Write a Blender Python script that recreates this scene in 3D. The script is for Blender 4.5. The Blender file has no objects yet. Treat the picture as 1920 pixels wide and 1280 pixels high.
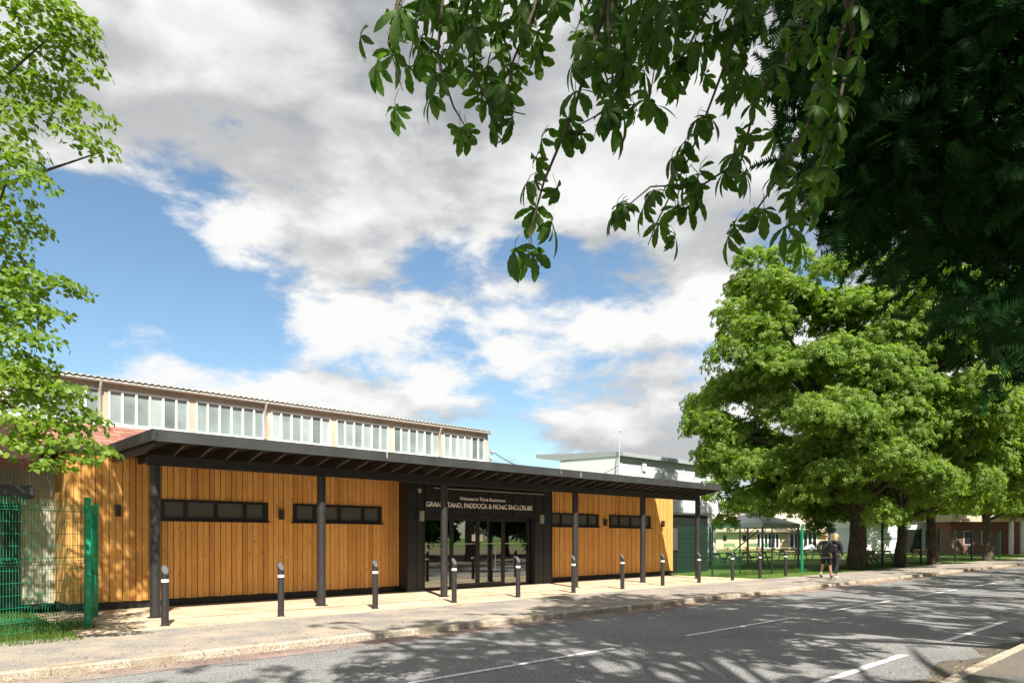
import bpy, math, random
import numpy as np
from mathutils import Vector, Matrix, Euler
R = math.radians
rng = np.random.default_rng(7)
random.seed(7)
scene = bpy.context.scene
col = scene.collection

# ------------------------------------------------------------------ camera / world / sun
F_PX = 1310.0
HOR = 1008.0
CAM_H = 1.6
cam_d = bpy.data.cameras.new('camera')
cam = bpy.data.objects.new('camera', cam_d)
col.objects.link(cam)
cam.location = (0, 0, CAM_H)
cam.rotation_euler = (R(90), 0, 0)
cam_d.sensor_width = 36.0
cam_d.lens = F_PX / 1920 * 36
cam_d.shift_y = (HOR - 640) / 1920
cam_d.clip_start = 0.05
cam_d.clip_end = 6000
scene.camera = cam

# site frame: x = s along the facade, y = d away from the road, origin at first canopy column
P0 = Vector((-7.185, 14.07, 0))
PHI = math.atan2(0.683, 0.73)
UX = Vector((math.cos(PHI), math.sin(PHI), 0))
UD = Vector((-math.sin(PHI), math.cos(PHI), 0))
def W(s, d, z=0.0):
    return P0 + UX * s + UD * d + Vector((0, 0, z))
def px(x, y, Y):
    """point seen at photo pixel (x,y) standing Y metres in front of the camera"""
    return Vector(((x - 960) / F_PX * Y, Y, CAM_H + (HOR - y) / F_PX * Y))

# light travels along this direction
SUN_DIR = (UX * 0.45 + UD * 1.0 + Vector((0, 0, -1.24))).normalized()
SUN_EL = math.asin(-SUN_DIR.z)
SUN_AZ = math.atan2(-SUN_DIR.x, -SUN_DIR.y)
sun_d = bpy.data.lights.new('sun', 'SUN')
sun_d.energy = 4.2
sun_d.angle = R(0.55)
sun_d.color = (1.0, 0.95, 0.86)
sun = bpy.data.objects.new('sun', sun_d)
col.objects.link(sun)
sun.rotation_euler = SUN_DIR.to_track_quat('-Z', 'Y').to_euler()
sun.location = (10, -20, 40)

world = bpy.data.worlds.new('World')
scene.world = world
world.use_nodes = True
def build_world():
    nt = world.node_tree
    nt.nodes.clear()
    N = nt.nodes.new
    L = nt.links.new
    out = N('ShaderNodeOutputWorld')
    bg = N('ShaderNodeBackground')
    bg.inputs['Strength'].default_value = 0.15
    sky = N('ShaderNodeTexSky')
    sky.sky_type = 'NISHITA'
    sky.sun_disc = False
    sky.sun_elevation = SUN_EL
    sky.sun_rotation = SUN_AZ
    sky.air_density = 1.0
    sky.dust_density = 0.6
    sky.ozone_density = 1.6
    tc = N('ShaderNodeTexCoord')
    sep = N('ShaderNodeSeparateXYZ')
    L(tc.outputs['Generated'], sep.inputs[0])
    # clouds live on the direction sphere, flattened vertically
    mp = N('ShaderNodeMapping')
    mp.inputs['Location'].default_value = CLOUD_OFF
    mp.inputs['Scale'].default_value = (1.0, 1.0, 2.1)
    L(tc.outputs['Generated'], mp.inputs['Vector'])
    def noise(scale, detail, rough, off=None, dist=0.0):
        n = N('ShaderNodeTexNoise')
        n.inputs['Scale'].default_value = scale
        n.inputs['Detail'].default_value = detail
        n.inputs['Roughness'].default_value = rough
        n.inputs['Distortion'].default_value = dist
        if off is not None:
            a = N('ShaderNodeVectorMath'); a.operation = 'ADD'
            a.inputs[1].default_value = off
            L(mp.outputs[0], a.inputs[0]); L(a.outputs[0], n.inputs['Vector'])
        else:
            L(mp.outputs[0], n.inputs['Vector'])
        return n.outputs['Fac']
    def math_(op, a, b=None, clamp=False):
        m = N('ShaderNodeMath'); m.operation = op; m.use_clamp = clamp
        for i, v in enumerate((a, b)):
            if v is None: continue
            if isinstance(v, (int, float)): m.inputs[i].default_value = v
            else: L(v, m.inputs[i])
        return m.outputs[0]
    def ramp(v, a, b, smooth=True):
        m = N('ShaderNodeMapRange')
        m.interpolation_type = 'SMOOTHSTEP' if smooth else 'LINEAR'
        m.inputs['From Min'].default_value = a; m.inputs['From Max'].default_value = b
        L(v, m.inputs['Value'])
        return m.outputs['Result']
    big = noise(2.3, 2, 0.5)
    mid = noise(5.4, 10, 0.58, dist=0.15)
    dens = math_('ADD', math_('MULTIPLY', big, 0.62), math_('MULTIPLY', mid, 0.50))
    # more cloud overhead, a clearer belt lower down, cumulus banks at the skyline (all the way round)
    z = sep.outputs['Z']
    up = ramp(z, 0.27, 0.52)
    low = ramp(z, 0.27, 0.08)
    bias = math_('ADD', math_('MULTIPLY', up, 0.165), math_('MULTIPLY', low, 0.085))
    dens = math_('ADD', dens, bias)
    cover = ramp(dens, 0.525, 0.595)
    # lit side against shaded base: density sampled a little toward the sun (up)
    mid2 = noise(5.4, 6, 0.55, off=(0.03, -0.05, 0.16), dist=0.15)
    big2 = noise(2.3, 2, 0.5, off=(0.05, -0.08, 0.25))
    dens2 = math_('ADD', math_('MULTIPLY', big2, 0.62), math_('MULTIPLY', mid2, 0.50))
    diff = math_('SUBTRACT', dens, math_('ADD', dens2, bias))
    lit = ramp(diff, -0.10, 0.10)
    thick = ramp(dens, 0.60, 0.80)
    shade = math_('SUBTRACT', math_('ADD', math_('MULTIPLY', lit, 0.66), 0.42), math_('MULTIPLY', thick, 0.36), True)
    cr = N('ShaderNodeValToRGB')
    e = cr.color_ramp.elements
    e[0].position = 0.12; e[0].color = (0.90, 0.95, 1.01, 1)
    e[1].position = 0.95; e[1].color = (2.95, 2.94, 2.9, 1)
    m_ = cr.color_ramp.elements.new(0.5); m_.color = (1.85, 1.88, 1.92, 1)
    L(shade, cr.inputs['Fac'])
    tint = N('ShaderNodeMix'); tint.data_type = 'RGBA'; tint.blend_type = 'MULTIPLY'
    tint.inputs[0].default_value = 1.0
    L(sky.outputs[0], tint.inputs[6]); tint.inputs[7].default_value = (0.46, 0.51, 0.50, 1)
    mix = N('ShaderNodeMix'); mix.data_type = 'RGBA'
    L(cover, mix.inputs[0]); L(tint.outputs[2], mix.inputs[6]); L(cr.outputs[0], mix.inputs[7])
    L(mix.outputs[2], bg.inputs['Color'])
    L(bg.outputs[0], out.inputs[0])
CLOUD_OFF = (0.0658, 4.1873, 1.2968)
build_world()

vs = scene.view_settings
vs.view_transform = 'Standard'
vs.look = 'None'
vs.exposure = 1.15
vs.gamma = 1.0
vs.use_curve_mapping = False
scene.render.engine = 'CYCLES'
scene.render.resolution_x = 1024
scene.render.resolution_y = 682
try:
    scene.cycles.max_bounces = 8
    scene.cycles.transparent_max_bounces = 12
except Exception:
    pass

# ------------------------------------------------------------------ helpers
def tag(o, label=None, cat=None, group=None, kind=None):
    if label: o['label'] = label
    if cat: o['category'] = cat
    if group: o['group'] = group
    if kind: o['kind'] = kind
    return o
def empty(name, loc=(0, 0, 0), rz=0.0, parent=None):
    o = bpy.data.objects.new(name, None)
    o.empty_display_size = 0.2
    col.objects.link(o)
    o.location = loc
    o.rotation_euler = (0, 0, rz)
    if parent: o.parent = parent
    return o
def site(name, s=0.0, d=0.0, z=0.0):
    return empty(name, W(s, d, z), PHI)
def link(name, me, mat=None, parent=None, loc=None, rot=None, scale=None):
    o = bpy.data.objects.new(name, me)
    col.objects.link(o)
    if mat is not None and len(me.materials) == 0: me.materials.append(mat)
    if parent is not None: o.parent = parent
    if loc is not None: o.location = loc
    if rot is not None: o.rotation_euler = rot
    if scale is not None: o.scale = scale
    return o
def onsite(o):
    o.location = P0; o.rotation_euler = (0, 0, PHI)
    return o
def mesh_np(name, v, tris=None, quads=None, smooth=False):
    me = bpy.data.meshes.new(name)
    v = np.asarray(v, dtype=np.float32)
    me.vertices.add(len(v)); me.vertices.foreach_set('co', v.ravel())
    li, st, tot = [], [], []
    off = 0
    for f, k in ((tris, 3), (quads, 4)):
        if f is None or len(f) == 0: continue
        f = np.asarray(f, dtype=np.int32)
        li.append(f.ravel())
        st.append(off + np.arange(len(f), dtype=np.int32) * k)
        tot.append(np.full(len(f), k, dtype=np.int32))
        off += len(f) * k
    li = np.concatenate(li); st = np.concatenate(st); tot = np.concatenate(tot)
    me.loops.add(len(li)); me.loops.foreach_set('vertex_index', li)
    me.polygons.add(len(st)); me.polygons.foreach_set('loop_start', st); me.polygons.foreach_set('loop_total', tot)
    if smooth: me.polygons.foreach_set('use_smooth', np.ones(len(st), dtype=bool))
    me.update(calc_edges=True)
    return me
class MB:
    def __init__(self): self.v = []; self.f = []; self.sm = []
    def add(self, vs, fs, smooth=False):
        n = len(self.v)
        self.v += [tuple(p) for p in vs]
        self.f += [tuple(i + n for i in f) for f in fs]
        self.sm += [smooth] * len(fs)
        return self
    def box(self, x0, x1, y0, y1, z0, z1):
        vs = [(x, y, z) for z in (z0, z1) for y in (y0, y1) for x in (x0, x1)]
        return self.add(vs, [(0, 2, 3, 1), (4, 5, 7, 6), (0, 1, 5, 4), (2, 6, 7, 3), (0, 4, 6, 2), (1, 3, 7, 5)])
    def prism(self, poly, axis, a0, a1):
        """poly: 2-D outline, extruded along axis ('x','y','z') from a0 to a1"""
        def mk(p, a):
            return {'x': (a, p[0], p[1]), 'y': (p[0], a, p[1]), 'z': (p[0], p[1], a)}[axis]
        n = len(poly)
        vs = [mk(p, a0) for p in poly] + [mk(p, a1) for p in poly]
        fs = [tuple(range(n))[::-1], tuple(range(n, 2 * n))]
        fs += [(i, (i + 1) % n, n + (i + 1) % n, n + i) for i in range(n)]
        return self.add(vs, fs)
    def cyl(self, x, y, z0, z1, r0, r1=None, n=16, slant=0.0, cap=True):
        r1 = r0 if r1 is None else r1
        a = [2 * math.pi * i / n for i in range(n)]
        vs = [(x + r0 * math.cos(t), y + r0 * math.sin(t), z0) for t in a]
        vs += [(x + r1 * math.cos(t), y + r1 * math.sin(t), z1 + slant * math.sin(t) * r1) for t in a]
        self.add(vs, [(i, (i + 1) % n, n + (i + 1) % n, n + i) for i in range(n)], True)
        if cap:
            self.add(vs[:n], [tuple(range(n))[::-1]]); self.add(vs[n:], [tuple(range(n))])
        return self
    def tube(self, pts, rad, n=6, cap=True):
        v, f = tube_arr(pts, rad, n)
        self.add(v, f, True)
        if cap:
            self.add(v[:n], [tuple(range(n))[::-1]]); self.add(v[-n:], [tuple(range(n))])
        return self
    def bar(self, a, b, w, h=None):
        h = w if h is None else h
        a = Vector(a); b = Vector(b); d = (b - a).normalized()
        up = Vector((0, 0, 1)) if abs(d.z) < 0.95 else Vector((1, 0, 0))
        x = d.cross(up).normalized() * (w / 2); y = x.cross(d).normalized() * (h / 2)
        vs = [p + sx * x + sy * y for p in (a, b) for sx, sy in ((-1, -1), (1, -1), (1, 1), (-1, 1))]
        return self.add(vs, [(3, 2, 1, 0), (4, 5, 6, 7), (0, 1, 5, 4), (1, 2, 6, 5), (2, 3, 7, 6), (3, 0, 4, 7)])
    def mesh(self, name):
        me = bpy.data.meshes.new(name)
        me.from_pydata(self.v, [], self.f)
        me.polygons.foreach_set('use_smooth', self.sm)
        me.update()
        return me
    def build(self, name, mat, parent=None, **k):
        return link(name, self.mesh(name), mat, parent, **k)
def tube_arr(pts, rad, n=6):
    pts = [Vector(p) for p in pts]
    vs, fs = [], []
    prev = None
    for i, p in enumerate(pts):
        d = (pts[min(i + 1, len(pts) - 1)] - pts[max(i - 1, 0)]).normalized()
        if prev is None:
            a = d.cross(Vector((0, 0, 1)) if abs(d.z) < 0.9 else Vector((1, 0, 0))).normalized()
        else:
            a = (prev - d * prev.dot(d)).normalized()
        prev = a
        b = d.cross(a)
        r = rad[i] if hasattr(rad, '__len__') else rad
        for k in range(n):
            t = 2 * math.pi * k / n
            vs.append(tuple(p + a * (math.cos(t) * r) + b * (math.sin(t) * r)))
    for i in range(len(pts) - 1):
        for k in range(n):
            fs.append((i * n + k, i * n + (k + 1) % n, (i + 1) * n + (k + 1) % n, (i + 1) * n + k))
    return vs, fs

# ------------------------------------------------------------------ materials
class NT:
    def __init__(self, name):
        self.m = bpy.data.materials.new(name); self.m.use_nodes = True
        self.t = self.m.node_tree; self.t.nodes.clear()
        self.out = self.N('ShaderNodeOutputMaterial')
    def N(self, t, **k):
        n = self.t.nodes.new(t)
        for a, b in k.items(): setattr(n, a, b)
        return n
    def L(self, a, b): self.t.links.new(a, b)
    def val(self, v, sock):
        if isinstance(v, (int, float)): sock.default_value = v
        elif isinstance(v, tuple): sock.default_value = v if len(v) == 4 or sock.type != 'RGBA' else (*v, 1)
        else: self.L(v, sock)
    def coord(self, kind='Object', scale=(1, 1, 1)):
        tc = self.N('ShaderNodeTexCoord'); mp = self.N('ShaderNodeMapping')
        mp.inputs['Scale'].default_value = scale
        self.L(tc.outputs[kind], mp.inputs[0]); return mp.outputs[0]
    def world(self, scale=(1, 1, 1)):
        g = self.N('ShaderNodeNewGeometry'); mp = self.N('ShaderNodeMapping')
        mp.inputs['Scale'].default_value = scale
        self.L(g.outputs['Position'], mp.inputs[0]); return mp.outputs[0]
    def noise(self, vec, scale, detail=4, rough=0.55, dist=0.0, col=False):
        n = self.N('ShaderNodeTexNoise')
        n.inputs['Scale'].default_value = scale; n.inputs['Detail'].default_value = detail
        n.inputs['Roughness'].default_value = rough; n.inputs['Distortion'].default_value = dist
        self.L(vec, n.inputs['Vector']); return n.outputs['Color' if col else 'Fac']
    def ramp(self, fac, stops):
        r = self.N('ShaderNodeValToRGB'); e = r.color_ramp.elements
        while len(e) < len(stops): e.new(0.5)
        for x, (p, c) in zip(e, stops):
            x.position = p; x.color = (*c, 1) if isinstance(c, tuple) else (c, c, c, 1)
        self.L(fac, r.inputs[0]); return r.outputs[0]
    def mix(self, f, a, b, mode='MIX'):
        m = self.N('ShaderNodeMix', data_type='RGBA', blend_type=mode)
        self.val(f, m.inputs[0]); self.val(a, m.inputs[6]); self.val(b, m.inputs[7]); return m.outputs[2]
    def math(self, op, a, b=0.0, clamp=False):
        m = self.N('ShaderNodeMath', operation=op, use_clamp=clamp)
        self.val(a, m.inputs[0]); self.val(b, m.inputs[1]); return m.outputs[0]
    def bump(self, h, strength=0.3, dist=0.01):
        b = self.N('ShaderNodeBump'); b.inputs['Strength'].default_value = strength
        b.inputs['Distance'].default_value = dist; self.L(h, b.inputs['Height']); return b.outputs[0]
    def bsdf(self, color, rough=0.6, metal=0.0, normal=None, spec=0.5):
        b = self.N('ShaderNodeBsdfPrincipled')
        self.val(color, b.inputs['Base Color']); self.val(rough, b.inputs['Roughness'])
        b.inputs['Metallic'].default_value = metal
        b.inputs['Specular IOR Level'].default_value = spec
        if normal is not None: self.L(normal, b.inputs['Normal'])
        return b.outputs[0]
    def done(self, sh): self.L(sh, self.out.inputs[0]); return self.m

def m_plain(name, c, rough=0.6, metal=0.0, var=0.12, scale=6.0, bump=0.0, spec=0.5):
    n = NT(name); v = n.coord('Object')
    f = n.noise(v, scale, 6, 0.6)
    lo = tuple(x * (1 - var) for x in c); hi = tuple(min(1, x * (1 + var)) for x in c)
    cc = n.ramp(f, [(0.3, lo), (0.7, hi)])
    nm = n.bump(n.noise(v, scale * 12, 3), bump, 0.004) if bump else None
    return n.done(n.bsdf(cc, rough, metal, nm, spec))
def m_wood():
    n = NT('larch_cladding')
    oi = n.N('ShaderNodeObjectInfo')
    tc = n.N('ShaderNodeTexCoord')
    ad = n.N('ShaderNodeVectorMath', operation='ADD')
    cm = n.N('ShaderNodeCombineXYZ')
    n.L(n.math('MULTIPLY', oi.outputs['Random'], 37.0), cm.inputs[0])
    n.L(n.math('MULTIPLY', oi.outputs['Random'], 91.0), cm.inputs[2])
    n.L(tc.outputs['Object'], ad.inputs[0]); n.L(cm.outputs[0], ad.inputs[1])
    mp = n.N('ShaderNodeMapping'); mp.inputs['Scale'].default_value = (14, 14, 0.9)
    n.L(ad.outputs[0], mp.inputs[0])
    g = n.noise(mp.outputs[0], 2.2, 7, 0.62, 0.6)
    base = n.ramp(g, [(0.25, (0.50, 0.235, 0.06)), (0.5, (0.73, 0.385, 0.108)), (0.75, (0.80, 0.46, 0.16))])
    rnd = n.ramp(oi.outputs['Random'], [(0.0, (0.74, 0.66, 0.58)), (0.3, (1.0, 0.97, 0.92)), (0.6, (1.1, 1.1, 1.1)), (0.8, (1.03, 0.97, 0.9)), (1.0, (0.88, 0.78, 0.68))])
    c = n.mix(1.0, base, rnd, 'MULTIPLY')
    vo = n.N('ShaderNodeTexVoronoi'); vo.inputs['Scale'].default_value = 1.0
    mk = n.N('ShaderNodeMapping'); mk.inputs['Scale'].default_value = (7.5, 7.5, 2.6)
    n.L(ad.outputs[0], mk.inputs[0]); n.L(mk.outputs[0], vo.inputs['Vector'])
    k = n.ramp(vo.outputs['Distance'], [(0.06, 1.0), (0.15, 0.0)])
    c = n.mix(n.math('MULTIPLY', k, 0.75), c, (0.20, 0.065, 0.015))
    # slow weather tone down the board
    w = n.noise(ad.outputs[0], 0.8, 3)
    c = n.mix(n.math('MULTIPLY', w, 0.25), c, (0.42, 0.21, 0.075))
    return n.done(n.bsdf(c, 0.62, 0, n.bump(g, 0.25, 0.003), 0.3))
def m_leaf(name, dark, light, trans, gloss=0.25, tfac=0.42, nscale=1.3):
    n = NT(name)
    v = n.world()
    f1 = n.noise(v, nscale, 3); f2 = n.noise(v, 23.0, 1)
    f = n.math('ADD', n.math('MULTIPLY', f1, 0.6), n.math('MULTIPLY', f2, 0.4))
    c = n.ramp(f, [(0.35, dark), (0.65, light)])
    b = n.bsdf(c, 0.45, 0, None, gloss)
    t = n.N('ShaderNodeBsdfTranslucent')
    tcol = n.mix(1.0, c, trans, 'MULTIPLY')
    n.L(tcol, t.inputs[0])
    ms = n.N('ShaderNodeMixShader'); ms.inputs[0].default_value = tfac
    n.L(b, ms.inputs[1]); n.L(t.outputs[0], ms.inputs[2])
    return n.done(ms.outputs[0])
def m_asphalt(name, c0, c1, grain=260.0, patch=0.5, dust=None, bump=0.5):
    n = NT(name); v = n.world()
    g = n.noise(v, grain, 2, 0.7)
    vo = n.N('ShaderNodeTexVoronoi'); vo.inputs['Scale'].default_value = 75.0
    n.L(v, vo.inputs['Vector'])
    p = n.noise(v, patch, 5, 0.6)
    c = n.mix(n.ramp(p, [(0.3, 0.0), (0.7, 1.0)]), c0, c1)
    st = n.ramp(vo.outputs['Color'], [(0.15, 0.4), (0.85, 1.75)])
    c = n.mix(0.75, c, st, 'MULTIPLY')
    g2 = n.noise(v, 55.0, 2, 0.8)
    c = n.mix(0.8, c, n.ramp(g2, [(0.36, 0.62), (0.64, 1.45)]), 'MULTIPLY')
    sp = n.ramp(g, [(0.35, 0.7), (0.66, 1.45)])
    c = n.mix(0.7, c, sp, 'MULTIPLY')
    if dust:
        dn = n.noise(v, 1.1, 8, 0.65)
        c = n.mix(n.ramp(dn, [(0.42, 0.0), (0.68, 0.85)]), c, dust)
    return n.done(n.bsdf(c, 0.9, 0, n.bump(vo.outputs['Distance'], bump, 0.006), 0.25))
def m_grass(name='lawn_grass'):
    n = NT(name); v = n.world()
    a = n.noise(v, 0.35, 5); b = n.noise(v, 30, 4, 0.7)
    f = n.math('ADD', n.math('MULTIPLY', a, 0.5), n.math('MULTIPLY', b, 0.5))
    c = n.ramp(f, [(0.35, (0.05, 0.10, 0.016)), (0.52, (0.10, 0.17, 0.03)), (0.68, (0.20, 0.23, 0.06))])
    return n.done(n.bsdf(c, 0.9, 0, n.bump(b, 0.8, 0.03), 0.1))
def m_glass(name, refl=0.32, tint=(0.30, 0.36, 0.34)):
    n = NT(name)
    tr = n.N('ShaderNodeBsdfTransparent'); tr.inputs[0].default_value = (*tint, 1)
    gl = n.N('ShaderNodeBsdfGlossy'); gl.inputs['Roughness'].default_value = 0.015
    gl.inputs[0].default_value = (0.9, 0.93, 0.92, 1)
    nz = n.bump(n.noise(n.coord('Object'), 0.7, 1), 0.03, 0.02); n.L(nz, gl.inputs['Normal'])
    ms = n.N('ShaderNodeMixShader'); ms.inputs[0].default_value = refl
    n.L(tr.outputs[0], ms.inputs[1]); n.L(gl.outputs[0], ms.inputs[2])
    return n.done(ms.outputs[0])
def m_fascia():
    n = NT('grey_black_fascia'); v = n.coord('Object')
    f = n.noise(v, 2.0, 5)
    c = n.ramp(f, [(0.3, (0.035, 0.037, 0.038)), (0.7, (0.060, 0.062, 0.062))])
    mp = n.N('ShaderNodeMapping'); mp.inputs['Scale'].default_value = (9.0, 9.0, 1.1)
    tc = n.N('ShaderNodeTexCoord'); n.L(tc.outputs['Object'], mp.inputs[0])
    s = n.noise(mp.outputs[0], 1.6, 2, 0.4)
    c = n.mix(n.ramp(s, [(0.715, 0.0), (0.735, 0.85)]), c, (0.62, 0.62, 0.58))
    return n.done(n.bsdf(c, 0.48, 0.0, None, 0.5))
def m_tile():
    n = NT('clay_roof_tile'); oi = n.N('ShaderNodeObjectInfo'); v = n.world()
    f = n.math('ADD', n.math('MULTIPLY', n.noise(v, 3, 5), 0.7), n.math('MULTIPLY', oi.outputs['Random'], 0.3))
    c = n.ramp(f, [(0.3, (0.21, 0.085, 0.06)), (0.7, (0.37, 0.18, 0.13))])
    return n.done(n.bsdf(c, 0.85))
def m_bark():
    n = NT('bark'); v = n.world((1, 1, 0.35))
    f = n.noise(v, 9, 7, 0.65)
    c = n.ramp(f, [(0.3, (0.035, 0.028, 0.02)), (0.7, (0.15, 0.125, 0.09))])
    return n.done(n.bsdf(c, 0.95, 0, n.bump(f, 0.9, 0.05), 0.1))
def m_brick():
    n = NT('far_brick'); v = n.coord('Object')
    b = n.N('ShaderNodeTexBrick'); b.inputs['Scale'].default_value = 4.4
    b.inputs['Color1'].default_value = (0.20, 0.075, 0.045, 1); b.inputs['Color2'].default_value = (0.26, 0.10, 0.06, 1)
    b.inputs['Mortar'].default_value = (0.25, 0.2, 0.16, 1)
    mp = n.N('ShaderNodeMapping'); mp.inputs['Rotation'].default_value = (R(90), 0, 0)
    tc = n.N('ShaderNodeTexCoord'); n.L(tc.outputs['Object'], mp.inputs[0]); n.L(mp.outputs[0], b.inputs['Vector'])
    return n.done(n.bsdf(b.outputs[0], 0.9))

M = {}
M['wood'] = m_wood()
M['black'] = m_plain('black_cladding', (0.016, 0.017, 0.018), 0.42, var=0.2, scale=3)
M['steel_black'] = m_plain('black_painted_steel', (0.026, 0.025, 0.024), 0.5, var=0.35, scale=9, bump=0.15)
M['soffit'] = m_plain('dark_stained_timber', (0.022, 0.020, 0.019), 0.6, var=0.25, scale=5)
M['rafter'] = m_plain('dark_stained_rafter', (0.032, 0.028, 0.025), 0.5, var=0.25, scale=5)
M['fascia'] = m_fascia()
M['frame'] = m_plain('black_window_frame', (0.014, 0.014, 0.015), 0.4)
M['frost'] = m_plain('frosted_grey_pane', (0.085, 0.085, 0.075), 0.35, var=0.08, scale=1.5)
M['glass'] = m_glass('door_glass')
M['dark_room'] = m_plain('dark_interior', (0.05, 0.05, 0.045), 0.9)
M['lamp_dark'] = m_plain('dark_lamp_metal', (0.03, 0.028, 0.027), 0.4)
M['lamp_grey'] = m_plain('grey_lamp_metal', (0.33, 0.31, 0.29), 0.45)
M['letter'] = m_plain('pale_letters', (0.92, 0.90, 0.88), 0.5, var=0.02)
M['paper'] = m_plain('white_paper', (0.8, 0.76, 0.74), 0.7, var=0.03)
M['white_band'] = m_plain('white_reflective_band', (0.82, 0.82, 0.82), 0.4, var=0.03)
M['disc'] = m_plain('grey_disc', (0.10, 0.105, 0.115), 0.75, metal=0.0)
M['steel'] = m_plain('brushed_steel', (0.6, 0.6, 0.6), 0.3, metal=0.9)
M['paving'] = m_asphalt('sandy_resin_paving', (0.53, 0.40, 0.275), (0.60, 0.465, 0.335), 300, 0.6, (0.42, 0.32, 0.22), 0.2)
M['footway'] = m_asphalt('worn_footway_asphalt', (0.20, 0.185, 0.17), (0.27, 0.245, 0.215), 280, 0.5, (0.47, 0.375, 0.28), 0.2)
M['road'] = m_asphalt('road_asphalt', (0.165, 0.165, 0.163), (0.235, 0.23, 0.22), 240, 0.4, None, 0.9)
M['red_edge'] = m_asphalt('worn_red_surfacing', (0.20, 0.125, 0.11), (0.20, 0.17, 0.155), 240, 0.8, (0.36, 0.30, 0.25), 0.5)
M['near_walk'] = m_asphalt('dark_footway_asphalt', (0.09, 0.088, 0.085), (0.13, 0.125, 0.115), 240, 0.5, (0.2, 0.16, 0.11), 0.4)
M['dirt'] = m_asphalt('gutter_dirt', (0.085, 0.078, 0.068), (0.13, 0.112, 0.085), 120, 1.2, (0.16, 0.13, 0.09), 0.8)
M['kerb'] = m_asphalt('concrete_kerb', (0.36, 0.31, 0.24), (0.45, 0.39, 0.31), 200, 1.5, (0.26, 0.21, 0.14), 0.2)
M['line'] = m_asphalt('worn_white_paint', (0.55, 0.54, 0.52), (0.72, 0.71, 0.69), 200, 2.5, None, 0.4)
M['slot'] = m_plain('slot_drain_dark', (0.06, 0.055, 0.05), 0.7)
M['grass'] = m_grass()
M['blade'] = m_leaf('grass_blade', (0.06, 0.13, 0.02), (0.16, 0.24, 0.05), (1.1, 1.2, 0.6), 0.2, 0.35, 2.0)
M['earth'] = m_asphalt('verge_earth', (0.16, 0.125, 0.08), (0.12, 0.12, 0.05), 60, 0.8, None, 0.6)
M['litter'] = m_plain('dry_leaf_litter', (0.30, 0.20, 0.10), 0.9, var=0.5, scale=3)
M['green_steel'] = m_plain('green_powder_coat', (0.012, 0.27, 0.13), 0.38, var=0.12, scale=10)
M['dark_green'] = m_plain('dark_green_post', (0.008, 0.035, 0.025), 0.45)
M['bark'] = m_bark()
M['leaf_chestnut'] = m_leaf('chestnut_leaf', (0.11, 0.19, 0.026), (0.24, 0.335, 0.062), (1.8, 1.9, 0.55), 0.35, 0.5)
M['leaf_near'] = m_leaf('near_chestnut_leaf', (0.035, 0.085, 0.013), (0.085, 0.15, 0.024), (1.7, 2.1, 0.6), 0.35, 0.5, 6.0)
M['leaf_lime'] = m_leaf('lime_leaf', (0.10, 0.19, 0.02), (0.225, 0.33, 0.04), (1.5, 1.6, 0.5), 0.35, 0.42)
M['leaf_yew'] = m_leaf('yew_needle', (0.008, 0.032, 0.009), (0.028, 0.085, 0.02), (1.2, 1.6, 0.7), 0.08, 0.25)
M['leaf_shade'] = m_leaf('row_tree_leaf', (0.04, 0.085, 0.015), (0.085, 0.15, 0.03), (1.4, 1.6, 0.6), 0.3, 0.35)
M['hall_white'] = m_plain('white_window_paint', (0.80, 0.80, 0.82), 0.45, var=0.04)
def m_pane():
    n = NT('obscured_pale_pane'); oi = n.N('ShaderNodeObjectInfo'); v = n.world()
    f = n.math('ADD', n.math('MULTIPLY', n.noise(v, 1.1, 4), 0.6), n.math('MULTIPLY', oi.outputs['Random'], 0.4))
    c = n.ramp(f, [(0.25, (0.13, 0.16, 0.155)), (0.55, (0.27, 0.33, 0.32)), (0.8, (0.42, 0.48, 0.47))])
    return n.done(n.bsdf(c, 0.16))
M['hall_pane'] = m_pane()
M['hall_cream'] = m_plain('weathered_cream_board', (0.52, 0.44, 0.32), 0.8, var=0.2, scale=2)
M['gutter'] = m_plain('grey_gutter', (0.42, 0.40, 0.36), 0.6, var=0.2)
M['corr'] = m_plain('corrugated_fibre_cement', (0.34, 0.32, 0.28), 0.85, var=0.25)
M['tile'] = m_tile()
M['ribbed'] = m_plain('cream_ribbed_cladding', (0.50, 0.47, 0.36), 0.6, var=0.12)
M['stand_white'] = m_plain('white_sheet_cladding', (0.82, 0.83, 0.85), 0.5, var=0.03)
M['stand_grey'] = m_plain('grey_roof_edge', (0.36, 0.38, 0.40), 0.5)
M['stand_soffit'] = m_plain('ply_soffit', (0.45, 0.36, 0.22), 0.7)
M['stand_trim'] = m_plain('pale_grey_trim', (0.55, 0.57, 0.60), 0.5)
M['shed'] = m_plain('black_green_shed', (0.012, 0.018, 0.016), 0.55)
M['cream_wall'] = m_plain('cream_render', (0.66, 0.54, 0.36), 0.8, var=0.06, scale=1)
M['roof_beige'] = m_plain('beige_roof', (0.52, 0.43, 0.31), 0.8)
M['brick'] = m_brick()
M['tent'] = m_plain('white_tent_fabric', (0.84, 0.87, 0.90), 0.6, var=0.04)
M['tent_pole'] = m_plain('grey_tent_pole', (0.22, 0.23, 0.24), 0.4, metal=0.5)
M['table_wood'] = m_plain('weathered_table_timber', (0.30, 0.24, 0.16), 0.8, var=0.3)
M['table_fresh'] = m_plain('fresh_table_timber', (0.55, 0.38, 0.18), 0.8, var=0.2)
M['bench_green'] = m_plain('green_bench_paint', (0.03, 0.20, 0.06), 0.5)
M['skin'] = m_plain('skin', (0.50, 0.28, 0.19), 0.5, var=0.05)
M['black_cloth'] = m_plain('black_cloth', (0.012, 0.012, 0.014), 0.85, var=0.3)
M['dark_jacket'] = m_plain('dark_jacket', (0.02, 0.022, 0.022), 0.7, var=0.3)
M['hem'] = m_plain('grey_shirt_hem', (0.35, 0.35, 0.36), 0.8)
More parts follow.
